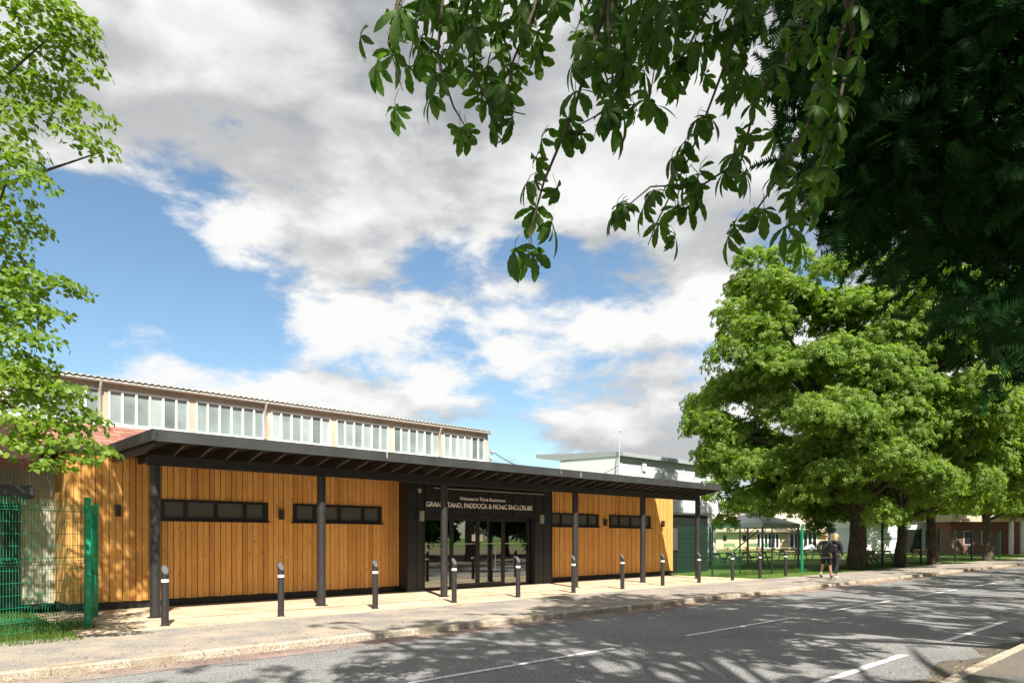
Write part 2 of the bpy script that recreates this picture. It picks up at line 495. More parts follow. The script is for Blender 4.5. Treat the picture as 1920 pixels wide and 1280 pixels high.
M['shoe_dark'] = m_plain('navy_trainer', (0.02, 0.03, 0.07), 0.6)
M['shoe_white'] = m_plain('white_trainer', (0.75, 0.75, 0.75), 0.6)
M['hair_blond'] = m_plain('blond_hair', (0.52, 0.33, 0.13), 0.5, var=0.25, scale=30)
M['hair_grey'] = m_plain('short_grey_brown_hair', (0.22, 0.15, 0.10), 0.6, var=0.2, scale=30)
M['bag'] = m_plain('black_leather_bag', (0.015, 0.016, 0.018), 0.35)

# ------------------------------------------------------------------ ground, road, pavements
def sheet(name, s0, s1, d0, d1, z, mat, label=None):
    me = MB().add([(s0, d0, z), (s1, d0, z), (s1, d1, z), (s0, d1, z)], [(0, 1, 2, 3)]).mesh(name)
    o = onsite(link(name, me, mat)); tag(o, kind='structure')
    return o
sheet('ground', -2500, 2500, -2500, 2500, -0.16, M['grass'])
sheet('road', -120, 300, -12.72, -5.0, -0.11, M['road'])
red = sheet('road_edge_strip', -60, 120, -5.55, -5.0, -0.106, M['red_edge'])
footway = sheet('footway', -120, 300, -4.87, -2.0, 0.0, M['footway'])
paving = sheet('paving', -1.75, 21.35, -2.0, 2.6, 0.0, M['paving'])
sheet('lawn', 21.35, 300, -2.0, 160, -0.004, M['grass'])
sheet('lawn', -90, -1.75, -2.0, 160, -0.004, M['grass'])
near_walk = sheet('near_footway', -120, 300, -17.5, -12.87, 0.0, M['near_walk'])
vs_, fs_ = [], []
for i in range(241):
    s_ = -10 + i * .25
    vs_ += [(s_, -12.72, -0.106), (s_, -12.32 + .12 * math.sin(i * .7) + random.uniform(-.09, .09), -0.106)]
for i in range(240): fs_.append((2 * i, 2 * i + 2, 2 * i + 3, 2 * i + 1))
tag(onsite(link('gutter_dirt', MB().add(vs_, fs_).mesh('gutter_dirt'), M['dirt'])), kind='structure')
sheet('near_verge', -120, 300, -80, -17.5, -0.004, M['earth'])
# kerb stones
def kerb_mesh(y0, y1, n):
    mb = MB()
    b = 0.02
    if n > 0: poly = [(y0, -0.15), (y1, -0.15), (y1, 0.006), (y0 + b, 0.006), (y0, 0.006 - b)]
    else: poly = [(y0, -0.15), (y1, -0.15), (y1, 0.006 - b), (y1 - b, 0.006), (y0, 0.006)]
    mb.prism(poly, 'x', 0.004, 0.906)
    return mb.mesh('kerb_stone')
kf = kerb_mesh(-5.0, -4.87, 1); kf.materials.append(M['kerb'])
kn = kerb_mesh(-12.87, -12.72, -1); kn.materials.append(M['kerb'])
for i in range(85):
    o = link('kerb_stone', kf, None, footway); o.location = (-9 + i * 0.91, random.uniform(-.006, .006), random.uniform(-.008, .006))
for i in range(40):
    o = link('kerb_stone', kn, None, near_walk); o.location = (-6 + i * 0.91, random.uniform(-.006, .006), random.uniform(-.008, .006))
MB().box(-9 + 85 * .91, 300, -5.0, -4.87, -.15, .004).build('kerb_run', M['kerb'], footway)
MB().box(-120, -9, -5.0, -4.87, -.15, .004).build('kerb_run', M['kerb'], footway)
MB().box(-6 + 40 * .91, 300, -12.87, -12.72, -.15, .004).build('kerb_run', M['kerb'], near_walk)
# slot drain and edging in the paving
MB().box(-1.7, 21.3, -0.525, -0.50, 0.001, 0.005).build('slot_drain', M['slot'], paving)
MB().box(-1.7, 21.3, -2.05, -2.0, -0.05, 0.007).build('edging_strip', M['kerb'], paving)
# painted dashes: ragged worn edges
def dash(s0, length, dc, w):
    n = 24; vs = []; fs = []
    for i in range(n + 1):
        s = s0 + length * i / n
        a = random.uniform(-.008, .008); b = random.uniform(-.008, .008)
        vs += [(s, dc - w / 2 + a, -0.102), (s, dc + w / 2 + b, -0.102)]
    for i in range(n): fs.append((2 * i, 2 * i + 2, 2 * i + 3, 2 * i + 1))
    o = onsite(link('road_marking', MB().add(vs, fs).mesh('road_marking'), M['line']))
    tag(o, kind='structure')
for k in range(-1, 12): dash(0.19 + 6 * k, 4.0, -8.36, 0.10)
for k in range(-1, 7): dash(2.8 + 6 * k, 4.0, -11.64, 0.12)

# leaf litter along the kerbs
def litter():
    vs, tr = [], []
    for i in range(5200):
        q = random.random()
        if q < 0.55: s = random.uniform(-8, 50); d = -5.02 - abs(random.gauss(0, 0.16)); z = -0.104
        elif q < 0.68: s = random.uniform(-8, 40); d = -4.8 + abs(random.gauss(0, 0.5)); z = 0.004
        elif q < 0.90: s = random.uniform(2, 30); d = -12.70 + abs(random.gauss(0, 0.35)); z = -0.104
        else: s = random.uniform(-1, 21); d = random.uniform(-4.5, 2); z = 0.005
        r = random.uniform(0.008, 0.028); a = random.uniform(0, 6.28)
        n = len(vs)
        h = random.uniform(0.0, 0.02)
        for k in range(3):
            vs.append((s + r * math.cos(a + k * 2.1 + random.uniform(-.4, .4)), d + r * math.sin(a + k * 2.1), z + (h if k == 1 else 0.001)))
        tr.append((n, n + 1, n + 2))
    o = onsite(link('leaf_litter', mesh_np('leaf_litter', vs, tr), M['litter']))
    tag(o, 'dry leaf litter and grit gathered along the kerbs', 'leaf litter', kind='stuff')
litter()
def blades(name, n, fn, h0, h1, label):
    v = np.zeros((n, 3, 3), dtype=np.float32)
    for i in range(n):
        s, d = fn(); h = random.uniform(h0, h1); a = random.uniform(0, 6.28); w = random.uniform(.004, .009)
        lx, ly = random.gauss(0, .35) * h, random.gauss(0, .35) * h
        v[i, 0] = (s - w * math.cos(a), d - w * math.sin(a), -0.004)
        v[i, 1] = (s + w * math.cos(a), d + w * math.sin(a), -0.004)
        v[i, 2] = (s + lx, d + ly, h)
    o = onsite(link(name, mesh_np(name, v.reshape(-1, 3), np.arange(n * 3).reshape(-1, 3)), M['blade']))
    tag(o, label, 'grass', kind='stuff')
def left_grass():
    while True:
        s = random.uniform(-6.5, -1.2); d = random.uniform(-2.6, 2.2)
        if d < -2.0 and random.random() < 0.6: continue
        if s > -1.75 and not (-1.2 < d + 0.0 < 0.2 and s < -1.2 + random.uniform(-.3, .15)): continue
        return s, d
blades('grass', 26000, left_grass, 0.03, 0.13, 'short green grass below the near mesh fence')
def right_grass():
    s = random.uniform(21.3, 46)
    return s, 0.1 - (s - 21.4) * 0.03 + random.gauss(0, .28)
blades('fence_grass', 9000, right_grass, 0.04, 0.22, 'rough grass and weeds along the foot of the long fence')

# ------------------------------------------------------------------ entrance building
B = site('entrance_building')
tag(B, 'single storey entrance building clad in orange timber boards with black columned canopy', 'building')
WALL = 2.30
S0, S1 = -1.1, 21.62
PS0, PS1 = 7.38, 13.56          # black portal
MB().box(S0 + .03, PS0, WALL + .05, 5.4, 0.0, 3.45).build('wall', M['soffit'], B)
MB().box(PS1, S1 - .03, WALL + .05, 5.4, 0.0, 3.45).build('wall', M['soffit'], B)
MB().box(S0 - .3, S1 + .38, WALL - .05, 5.8, 3.452, 3.60).build('flat_roof', M['fascia'], B)
wins = [(0.75, 3.33), (4.04, 6.76), (13.82, 16.56), (17.22, 19.94)]
WZ0, WZ1 = 2.02, 2.50
plank_cache = {}
def plank(s, w, z0, z1, proud):
    key = (round(w, 3), round(z1 - z0, 3))
    if key not in plank_cache:
        b = 0.008; h = z1 - z0
        mb = MB(); mb.prism([(0.005, 0.03), (0.005, b), (b + .003, 0), (w - b - .003, 0), (w - 0.005, b), (w - 0.005, 0.03)], 'z', 0, h)
        me = mb.mesh('plank'); me.materials.append(M['wood']); plank_cache[key] = me
    o = link('plank', plank_cache[key], None, B)
    o.location = (s, WALL - proud, z0 + random.uniform(-.012, .004) * (z0 < 1))
def clad(a, b):
    s = a; k = 0
    while s < b - 0.02:
        w = (0.130, 0.141)[k % 2]
        if b - s - w < 0.06: w = round(b - s, 3)
        proud = 0.014 if k % 2 == 0 else 0.0
        cut = None
        for (w0, w1) in wins:
            if s + w * 0.5 > w0 and s + w * 0.5 < w1: cut = (w0, w1)
        if cut:
            plank(s, w, 0.18, WZ0 - 0.02, proud); plank(s, w, WZ1 + .01, 3.44, proud)
        else: plank(s, w, 0.18, 3.44, proud)
        s += w; k += 1
clad(S0, PS0 - 0.0); clad(PS1, S1)
# end boards (returns round the corners)
for sx in (S0 + .001, S1 - .031):
    for k in range(16):
        me = MB().box(0, .03, 0, .155, 0, 3.26).mesh('plank'); o = link('plank', me, M['wood'], B); o.location = (sx, WALL + .035 + k * .16, .18)
for (a, b) in wins:
    f = MB()
    f.box(a, b, WALL - .045, WALL + .049, WZ0, WZ0 + .055).box(a, b, WALL - .045, WALL + .049, WZ1 - .055, WZ1)
    wd = b - a
    xs = [a, a + wd * .225, a + wd * .5, a + wd * .775, b]
    for i, x in enumerate(xs):
        h = .05 if i in (0, 4) else .04
        x0 = x if i == 0 else (x - 2 * h if i == 4 else x - h)
        f.box(x0, x0 + 2 * h, WALL - .043, WALL + .047, WZ0 + .055, WZ1 - .055)
    fo = f.build('window', M['frame'], B)
    for i in range(4):
        MB().box(xs[i] + .03, xs[i + 1] - .03, WALL + .005, WALL + .02, WZ0 + .05, WZ1 - .05).build('pane', M['frost'], fo)
    MB().box(a - .05, b + .06, WALL - .085, WALL + .0, WZ0 - .03, WZ0 - .002).build('sill', M['frame'], fo)
# portal
PF = 1.88
po = MB()
po.box(PS0 + .002, 8.03, PF, WALL + .3, 0.02, 3.44).box(12.66, PS1 - .002, PF, WALL + .3, 0.02, 3.44)
po.box(8.03, 12.66, PF, WALL + .3, 2.29, 3.44)
portal = po.build('portal', M['black'], B)
for i in range(9):       # standing seams of the black cladding
    x = 8.03 + .515 * i
    MB().box(x - .006, x + .006, PF - .014, PF - .001, 2.33, 3.42).build('seam', M['black'], portal)
for x in (7.40, 7.72, 8.0, 12.69, 13.12, 13.53):
    MB().box(x - .006, x + .006, PF - .014, PF - .001, .05, 3.42).build('seam', M['black'], portal)
MB().box(PS0 - .02, 8.05, PF - .03, WALL, 0.0, 0.05).build('base_flashing', M['black'], portal)
MB().box(12.64, PS1 + .02, PF - .03, WALL, 0.0, 0.05).build('base_flashing', M['black'], portal)
MB().box(8.03, 12.66, PF - .02, PF - .002, 2.27, 2.31).build('header_trim', M['frame'], portal)
MB().box(8.35, 13.1, PF - .05, PF - .004, 3.10, 3.125).build('light_strip', M['lamp_grey'], portal)
# interior behind the glass
ir = MB()
ir.box(7.6, 13.3, 7.2, 7.3, 0, 3.2).box(7.5, 7.6, 2.62, 7.2, 0, 3.2).box(13.3, 13.4, 2.62, 7.2, 0, 3.2).box(7.6, 13.3, 2.62, 7.2, 2.7, 2.8)
ir.build('interior', M['dark_room'], B)
MB().box(7.6, 13.3, 2.0, 7.2, -.05, 0.012).build('interior_floor', M['kerb'], B)
# glazing
GD = 2.10
panes = [(8.05, 9.19, 0), (9.19, 10.27, 1), (10.27, 11.39, 1), (11.39, 12.64, 0)]
for (a, b, isdoor) in panes:
    f = MB(); w = .075 if isdoor else .06
    f.box(a + .004, a + w, GD - .03, GD + .03, .03, 2.265).box(b - w, b - .004, GD - .03, GD + .03, .03, 2.265)
    f.box(a + w, b - w, GD - .03, GD + .03, 2.15, 2.265).box(a + w, b - w, GD - .03, GD + .03, .03, .16 if isdoor else .09)
    fo = f.build('door' if isdoor else 'side_window', M['frame'], B)
    MB().box(a + w - .01, b - w + .01, GD - .006, GD + .006, .08, 2.16).build('pane', M['glass'], fo)
    dm = MB(); x = a + w + .05
    while x < b - w - .04:
        dm.box(x, x + .035, GD - .0095, GD - .0075, 1.40, 1.435); x += .095
    tag(dm.build('manifestation_dots', M['paper'], fo), kind='stuff')
    if isdoor:
        hx = b - w - .16 if a < 10 else a + w + .62
        if a > 10:
            h = MB(); h.tube([(hx, GD - .09, .55), (hx, GD - .09, 1.25)], .014, 8)
            h.bar((hx, GD - .09, .65), (hx, GD - .02, .65), .014).bar((hx, GD - .09, 1.15), (hx, GD - .02, 1.15), .014)
            h.build('pull_handle', M['steel'], fo)
        nx = b - w - .17 if a < 10 else a + w + .01
        MB().box(nx, nx + .15, GD - .0125, GD - .0105, 1.50, 1.71).build('notice', M['paper'], fo)
MB().box(10.2, 10.62, GD - .06, GD - .035, 2.275, 2.30).build('door_closer', M['lamp_grey'], portal)
# lettering
def text(body, s0, s1, z, cap, bold):
    cu = bpy.data.curves.new('sign_text', 'FONT')
    cu.body = body; cu.size = 1.0; cu.extrude = 0.0; cu.offset = bold
    tmp = bpy.data.objects.new('tmp_text', cu); col.objects.link(tmp)
    bpy.context.view_layer.update()
    dg = bpy.context.evaluated_depsgraph_get()
    me = bpy.data.meshes.new_from_object(tmp.evaluated_get(dg))
    bpy.data.objects.remove(tmp)
    n = len(me.vertices); co = np.zeros(n * 3, dtype=np.float32); me.vertices.foreach_get('co', co); co = co.reshape(-1, 3)
    x0, x1 = co[:, 0].min(), co[:, 0].max()
    capz = 0.70
    out = np.zeros_like(co)
    out[:, 0] = s0 + (co[:, 0] - x0) / (x1 - x0) * (s1 - s0)
    out[:, 1] = PF - 0.018
    out[:, 2] = z + co[:, 1] / capz * cap
    me.vertices.foreach_set('co', out.ravel()); me.update()
    me.materials.clear(); me.materials.append(M['letter'])
    o = link('sign_lettering', me, None, portal)
    md = o.modifiers.new('depth', 'SOLIDIFY'); md.thickness = 0.012; md.offset = 0
    return o
text('Welcome to Thirsk Racecourse', 9.35, 11.27, 2.79, .11, .004)
text('GRANDSTAND, PADDOCK & PICNIC ENCLOSURE', 8.06, 12.54, 2.55, .155, .005)
# wall lamps
def lamp(s, d, z, mat, h=.26):
    mb = MB(); mb.prism([(s - .055, d), (s + .055, d), (s + .055, d - .10), (s + .035, d - .13), (s - .035, d - .13), (s - .055, d - .10)], 'z', z, z + h)
    mb.box(s - .03, s + .03, d - .001, d + .05, z + .08, z + .18)
    mb.build('wall_lamp', mat, B)
for s in (-.13, 3.69, 16.9, 20.75): lamp(s, WALL - .03, 2.08, M['lamp_dark'])
lamp(7.86, PF - .02, 2.10, M['lamp_grey'], .30); lamp(12.95, PF - .02, 2.10, M['lamp_grey'], .30)
# small camera dome beside the entrance
MB().cyl(7.75, PF - .12, 2.98, 3.06, .05, .05, 12).cyl(7.75, PF - .12, 2.93, 2.98, .03, .05, 12).bar((7.75, PF - .12, 3.04), (7.75, PF, 3.04), .03).build('dome_camera', M['lamp_grey'], B)

# canopy
CS0, CS1 = -0.32, 20.15
CF = -0.90
deck = MB().box(CS0 + .03, CS1 - .03, CF + .03, WALL - .06, 3.50, 3.62).build('canopy', M['soffit'], B)
nseg = 7
for i in range(nseg):
    a = CS0 + (CS1 - CS0) * i / nseg; b = CS0 + (CS1 - CS0) * (i + 1) / nseg
    mb = MB(); mb.box(a + .002, b - .002, CF, CF + .028, 3.44, 3.665)
    mb.box(a + .002, b - .002, CF + .028, CF + .20, 3.635, 3.665)
    mb.build('fascia_panel', M['fascia'], deck)
for x0, x1 in ((CS0, CS0 + .028), (CS1 - .028, CS1)):
    MB().box(x0, x1, CF + .029, WALL + .6, 3.44, 3.664).build('fascia_panel', M['fascia'], deck)
MB().box(CS0 + .16, CS1 - .14, -.05, .05, 3.06, 3.27).build('beam', M['soffit'], deck)
for sgn, x in ((1, CS0 + .10), (-1, CS1 - .10)):
    MB().prism([(-.80, 3.40), (-.80, 3.499), (WALL - .07, 3.499), (WALL - .07, 3.275), (0, 3.275), (-.12, 3.275)], 'x', x - .025, x + .025).build('rafter', M['rafter'], deck)
raf = MB().prism([(-.80, 3.415), (-.80, 3.499), (WALL - .06, 3.499), (WALL - .06, 3.272), (-.20, 3.272)], 'x', -.024, .024).mesh('rafter')
raf.materials.append(M['rafter'])
cols_s = [0, 3.65, 7.3, 12.65, 16.3, 19.9]
for k in range(1, 39):
    x = CS0 + .10 + (CS1 - CS0 - .2) * k / 39
    o = link('rafter', raf, None, deck); o.location = (x, 0, 0)
for x in cols_s:
    c = MB(); c.cyl(x, 0, 0.0, 3.06, .098, .098, 24)
    co = c.build('column', M['steel_black'], deck)
    MB().cyl(x, 0, 0.0, .014, .15, .15, 20).build('base_plate', M['steel_black'], B)

# ------------------------------------------------------------------ bollards
BL = ['by the canopy column next to the near mesh fence', 'in front of the strip window next to the near mesh fence', 'just past the second canopy column from the mesh fence', 'before the timber wall right beside the black entrance portal', 'in front of the side window next to the portal column', 'in front of the glass double doors', 'just past the glazed entrance, by the fourth canopy column', 'in front of the first strip window past the entrance', 'in front of the last strip window past the entrance', 'by the last canopy column at the shed', 'first past the canopy end, before the lawn fence', 'last of the row, past the canopy by the lawn fence']
def bollard(s, d, lab):
    e = site('bollard', s, d)
    b = MB(); b.cyl(0, 0, 0, .93, .064, .064, 20, cap=False)
    # slanted top, its face turned to the road
    n = 20
    vs = [(.064 * math.cos(2 * math.pi * i / n), .064 * math.sin(2 * math.pi * i / n), .93 + .09 + .09 * math.sin(2 * math.pi * i / n)) for i in range(n)]
    lo = [(.064 * math.cos(2 * math.pi * i / n), .064 * math.sin(2 * math.pi * i / n), .93) for i in range(n)]
    b.add(lo + vs, [(i, (i + 1) % n, n + (i + 1) % n, n + i) for i in range(n)], True)
    b.add(vs, [tuple(range(n))])
    b.build('post', M['steel_black'], e)
    k = .84
    ds = [(k * x, k * y, .93 + .09 + .09 / .064 * k * y + .003) for x, y, z in vs]
    MB().add(ds, [tuple(range(n))]).build('top_disc', M['disc'], e)
    MB().cyl(0, 0, .795, .85, .0665, .0665, 20).build('reflective_band', M['white_band'], e)
    MB().cyl(0, 0, 0.0, .012, .085, .08, 20).build('base_ring', M['steel_black'], e)
    tag(e, 'black bollard ' + lab, 'bollard', 'bollards in front of the entrance building')
for i in range(12): bollard(-.28 + 2.235 * i, -1.5 - (0.05 if i % 3 == 0 else 0), BL[i])

# ------------------------------------------------------------------ mesh fences
def mesh_panel(name, a, b, z0, z1, parent, mat, folds=(.18, 1.12, 2.0), wr=.0028, step=.05):
    """welded wire panel between two plan points (site frame)"""
    mb = MB()
    a = Vector((a[0], a[1], 0)); b = Vector((b[0], b[1], 0)); L = (b - a).length; u = (b - a) / L
    nrm = Vector((-u.y, u.x, 0))
    n = int(L / step)
    fz = [z0 + f * (z1 - z0) / 2.15 for f in folds]
    for i in range(n + 1):
        p = a + u * (i * L / n)
        pts = [p + Vector((0, 0, z0))]
        for f in fz:
            pts += [p + Vector((0, 0, f - .05)), p + nrm * .035 + Vector((0, 0, f)), p + Vector((0, 0, f + .05))]
        pts.append(p + Vector((0, 0, z1)))
        v, f = tube_arr(pts, wr, 3); mb.add(v, f, True)
    hz = []
    z = z0 + .02
    while z < z1:
        hz.append((z, 0)); z += .2
    for f in fz: hz += [(f - .05, 0), (f, .035), (f + .05, 0)]
    for z, o in hz:
        v, f = tube_arr([a + nrm * (o - .004) + Vector((0, 0, z)), b + nrm * (o - .004) + Vector((0, 0, z))], wr * 1.15, 3); mb.add(v, f, True)
    return mb.build(name, mat, parent)
F1 = site('mesh_fence')
tag(F1, 'bright green welded mesh fence with thick end post beside the timber wall', 'fence')
pA, pB, pC = (-1.36, -.82), (-3.35, -1.95), (-.84, .95)
mesh_panel('mesh_panel', pA, pB, .05, 2.26, F1, M['green_steel'], wr=.0046)
mesh_panel('mesh_panel', (-1.33, -.74), pC, .05, 2.22, F1, M['green_steel'], wr=.004)
for p, w, h in ((pA, .09, 2.30), (pB, .07, 2.28), (pC, .07, 2.28)):
    mb = MB(); mb.box(p[0] - w / 2, p[0] + w / 2, p[1] - w / 2, p[1] + w / 2, 0, h); mb.box(p[0] - w / 2 - .006, p[0] + w / 2 + .006, p[1] - w / 2 - .006, p[1] + w / 2 + .006, h, h + .025)
    mb.build('post', M['green_steel'], F1)
for z in (.35, .7, 1.05, 1.4, 1.75, 2.1):
    MB().box(pA[0] - .085, pA[0] - .05, pA[1] - .085, pA[1] - .04, z, z + .035).build('clip', M['green_steel'], F1)
# ivy stalks on the end post
iv = MB()
for k in range(14):
    z = random.uniform(.1, 2.2); x, y = pA[0] + .07, pA[1] + .1
    iv.tube([(x, y, z), (x + random.uniform(-.05, .12), y + random.uniform(-.1, .12), z + random.uniform(-.15, .12)), (x + random.uniform(-.08, .2), y + random.uniform(-.1, .2), z + random.uniform(-.25, .2))], [.005, .004, .002], 4)
iv.build('dry_ivy_stem', M['bark'], F1)

F2 = site('long_mesh_fence')
tag(F2, 'long green mesh fence with slim posts around the picnic lawn', 'fence')
fp = [(21.55, 2.0), (21.25, .15), (23.3, .05), (25.4, -.35), (27.5, -.75), (29.9, -1.0), (32.3, -1.05)]
for i in range(len(fp) - 1):
    mesh_panel('mesh_panel', fp[i], fp[i + 1], .05, 2.1, F2, M['green_steel'] if i < 2 else M['dark_green'], wr=.0021, step=.06)
for i, p in enumerate(fp[1:]):
    w = .05 if i != 3 else .085
    MB().box(p[0] - w / 2, p[0] + w / 2, p[1] - w / 2, p[1] + w / 2, 0, 2.2).build('post', M['green_steel'] if i == 3 else M['dark_green'], F2)
F3 = site('far_mesh_fence')
tag(F3, 'dark green mesh fence running on between the row of tree trunks', 'fence')
xs3 = [36.6, 39.8, 43.0, 46.5, 50.0, 54.0, 58.0, 62.0]
for i, x in enumerate(xs3):
    MB().box(x - .05, x + .05, -1.15, -1.05, 0, 2.7 if i < 2 else 2.2).build('post', M['dark_green'], F3)
    if i >= 3 and i < len(xs3) - 1: mesh_panel('mesh_panel', (x, -1.1), (xs3[i + 1], -1.1), .05, 2.05, F3, M['dark_green'], wr=.003, step=.1)
MB().bar((36.6, -1.1, 1.55), (39.8, -1.1, 1.55), .05).build('rail', M['dark_green'], F3)
mesh_panel('mesh_panel', (48, -1.1), (48, 3.0), .05, 2.2, F3, M['green_steel'], wr=.005, step=.08)

# ------------------------------------------------------------------ old hall behind, with clerestory
H = site('old_hall')
tag(H, 'long old hall with clerestory of white framed windows and clay tiled lower roof', 'building')
HD = 8.0
BAY = 2.478
hs0 = .904 - 3 * BAY
hs1 = 15.85
zt, zb = 6.12, 5.11
MB().box(hs0, hs1, HD + .06, HD + 9, 0, zt + .12).build('wall', M['hall_cream'], H)
MB().box(hs0, hs1, HD - .02, HD + .06, zt - .13, zt + .10).build('eaves_board', M['hall_cream'], H)
MB().box(hs0, hs1, HD - .06, HD + .06, zb - .26, zb - .17).build('sill_board', M['hall_white'], H)
k = 0
s = hs0
while s < hs1 - .5:
    MB().box(s - .09, s + .09, HD - .03, HD + .06, zb - .17, zt - .131).build('pier', M['hall_cream'], H)
    a, b = s + .10, s + BAY - .10
    z0, z1 = zb - .165, zt - .14
    f = MB()
    f.box(a, b, HD - .05, HD + .04, z0, z0 + .05).box(a, b, HD - .05, HD + .04, z1 - .05, z1)
    xs = [a + (b - a) * i / 6 for i in range(7)]
    for i, x in enumerate(xs):
        w = .028
        xc = min(max(x, a + w), b - w)
        f.box(xc - w, xc + w, HD - .048, HD + .038, z0 + .05, z1 - .05)
    fo = f.build('window', M['hall_white'], H)
    pm = MB().box(0, (b - a) / 6 - .04, 0, .012, 0, z1 - z0 - .08).mesh('pane'); pm.materials.append(M['hall_pane'])
    for i in range(6):
        o = link('pane', pm, None, fo); o.location = (xs[i] + .02, HD + .005 + random.uniform(0, .01), z0 + .04); o.rotation_euler = (random.uniform(-.012, .012), 0, random.uniform(-.012, .012))
    s += BAY
MB().box(hs1 - .2, hs1, HD - .03, HD + .06, zb - .17, zt - .131).build('pier', M['hall_cream'], H)
# corrugated roof with wavy edge
vs, fs = [], []
n = int((hs1 - hs0 + .4) / .045)
for i in range(n + 1):
    x = hs0 - .2 + i * .045; w = .022 * math.sin(i * math.pi / 2)
    vs += [(x, HD - .28, zt + .14 + w), (x, HD + 5, zt + 1.1 + w), (x, HD - .28, zt + .128 + w)]
for i in range(n):
    a = 3 * i
    fs += [(a, a + 3, a + 4, a + 1), (a + 2, a + 5, a + 3, a)]
MB().add(vs, fs, True).build('corrugated_roof', M['corr'], H)
MB().tube([(hs0, HD - .20, zt + .06), (hs1, HD - .20, zt + .06)], .055, 8).build('gutter', M['gutter'], H)
for s in (.904 - .12, 5.86 - .12, 13.27 - .12):
    MB().tube([(s, HD - .20, zt + .03), (s, HD - .16, zt - .12), (s, HD - .09, zt - .22), (s, HD - .09, zb - .15)], .045, 8).build('downpipe', M['gutter'], H)
# tiled lower roof: one object per course-run of tiles
tm_w, gauge, th = .30, .25, R(30)
nrows = 12
trow = MB()
ntile = int((13.5) / tm_w)
tb = MB().prism([(0, 0), (0, .025), (gauge + .06, .012), (gauge + .06, -.012)], 'x', .004, tm_w - .004).mesh('tile')
tb.materials.append(M['tile'])
top_y, top_z = HD - .07, zb - .24
under = MB(); rl = nrows * gauge
under.add([(hs0, top_y, top_z - .03), (hs1, top_y, top_z - .03), (hs1, top_y - rl * math.cos(th), top_z - .03 - rl * math.sin(th)), (hs0, top_y - rl * math.cos(th), top_z - .03 - rl * math.sin(th))], [(0, 1, 2, 3)])
lower_roof = under.build('lower_roof', M['tile'], H)
cnt = 0
for r in range(9):
    yy = top_y - (r + 1) * gauge * math.cos(th); zz = top_z - (r + 1) * gauge * math.sin(th)
    for c in range(-22, 10):
        if cnt >= 290: break
        o = link('tile', tb, None, lower_roof); cnt += 1
        o.location = (c * tm_w + (.15 if r % 2 else 0), yy, zz + random.uniform(0, .006)); o.rotation_euler = (th, 0, 0)
MB().box(hs0, hs1, 5.2, HD, 0, 3.4).build('rear_wall', M['hall_cream'], H)
# floodlights on the hall's end
fl = MB(); fl.cyl(0, 0, 0, .12, .05, .12, 12); fm = fl.mesh('floodlight'); fm.materials.append(M['lamp_grey'])
for dz, ry in ((.55, 1.9), (.28, 2.3)):
    o = link('floodlight', fm, None, H); o.location = (hs1 + .12, HD - .05, zb + dz - .25); o.rotation_euler = (0.4, ry, 0)
MB().bar((hs1, HD, zb + .3), (hs1 + .15, HD - .05, zb + .3), .03).build('floodlight_bracket', M['gutter'], H)

# left wing with ribbed cladding
LW = site('side_wing')
tag(LW, 'side wing with pale ribbed cladding, black door canopy and clay roof verge', 'building')
rb = MB(); x = -9.0
poly = []
while x < -1.14:
    poly += [(x, 3.6), (x + .05, 3.6), (x + .065, 3.565), (x + .10, 3.565), (x + .115, 3.6)]; x += .13
poly += [(-1.14, 3.6), (-1.14, 3.75), (-9, 3.75)]
rb.prism(poly, 'z', .12, 3.35); rb.build('ribbed_wall', M['ribbed'], LW)
MB().box(-9, -1.14, 3.62, 5.19, 0, 3.34).build('wall', M['soffit'], LW)
MB().box(-8.5, -1.75, 3.50, 3.57, 0.05, 2.35).build('dark_door', M['black'], LW)
f = MB().box(-2.75, -2.0, 3.44, 3.495, .9, 2.15).build('window', M['frame'], LW)
MB().box(-2.68, -2.07, 3.432, 3.438, .98, 2.07).build('pane', M['frost'], f)
MB().box(-8.5, -1.6, 2.75, 3.56, 2.45, 2.72).build('door_canopy', M['fascia'], LW)
rf = MB(); rf.prism([(3.15, 3.20), (3.15, 3.32), (5.15, 4.45), (5.15, 4.33)], 'x', -9.2, -1.45)
rfo = rf.build('roof', M['tile'], LW)
MB().prism([(3.10, 3.10), (3.10, 3.30), (5.15, 4.46), (5.15, 4.26)], 'x', -1.44, -1.40).build('bargeboard', M['tile'], rfo)
MB().box(-9.2, -1.46, 3.08, 3.145, 3.12, 3.31).build('eaves_board', M['tile'], rfo)

# ------------------------------------------------------------------ grandstand behind
G = site('grandstand')
tag(G, 'white clad grandstand with grey cantilever roof rising beyond the canopy', 'grandstand')
gs, gd = 30.15, 12.0
MB().box(gs, gs + 11.5, gd + .05, gd + 5, 0, 6.75).build('wall', M['stand_white'], G)
for i in range(5):
    a = gs + .1 + i * 2.33
    if i: MB().box(a - .07, a + .03, gd - .06, gd + .049, 2.0, 6.45).build('wall_post', M['stand_trim'], G)
    MB().box(a + .05, a + 2.24, gd + .0, gd + .048, 6.05, 6.45).build('louvre_panel', M['stand_trim'], G)
    MB().box(a + .05, a + 2.24, gd + .01, gd + .048, 3.4, 6.03).build('wall_panel', M['stand_white'], G)
MB().box(gs + 2.3, gs + 2.75, gd - .12, gd - .061, 5.9, 6.55).build('rain_hopper', M['stand_trim'], G)
rp = MB().prism([(gd - .35, 6.68), (gd - .35, 6.93), (gd + 7.2, 7.40), (gd + 7.2, 7.14), (gd + 5, 6.80)], 'x', gs - .05, gs + 11.8)
rfo = rp.build('roof', M['stand_grey'], G)
MB().prism([(gd + .3, 6.30), (gd + 1.2, 6.68), (gd + 4.4, 6.84), (gd + 4.6, 6.76), (gd + 1.6, 6.32)], 'x', gs + .1, gs + 11).build('soffit', M['stand_soffit'], rfo)
MB().box(gs - .02, gs + .35, gd - .02, gd + .04, 0, 6.68).build('corner_post', M['stand_trim'], G)
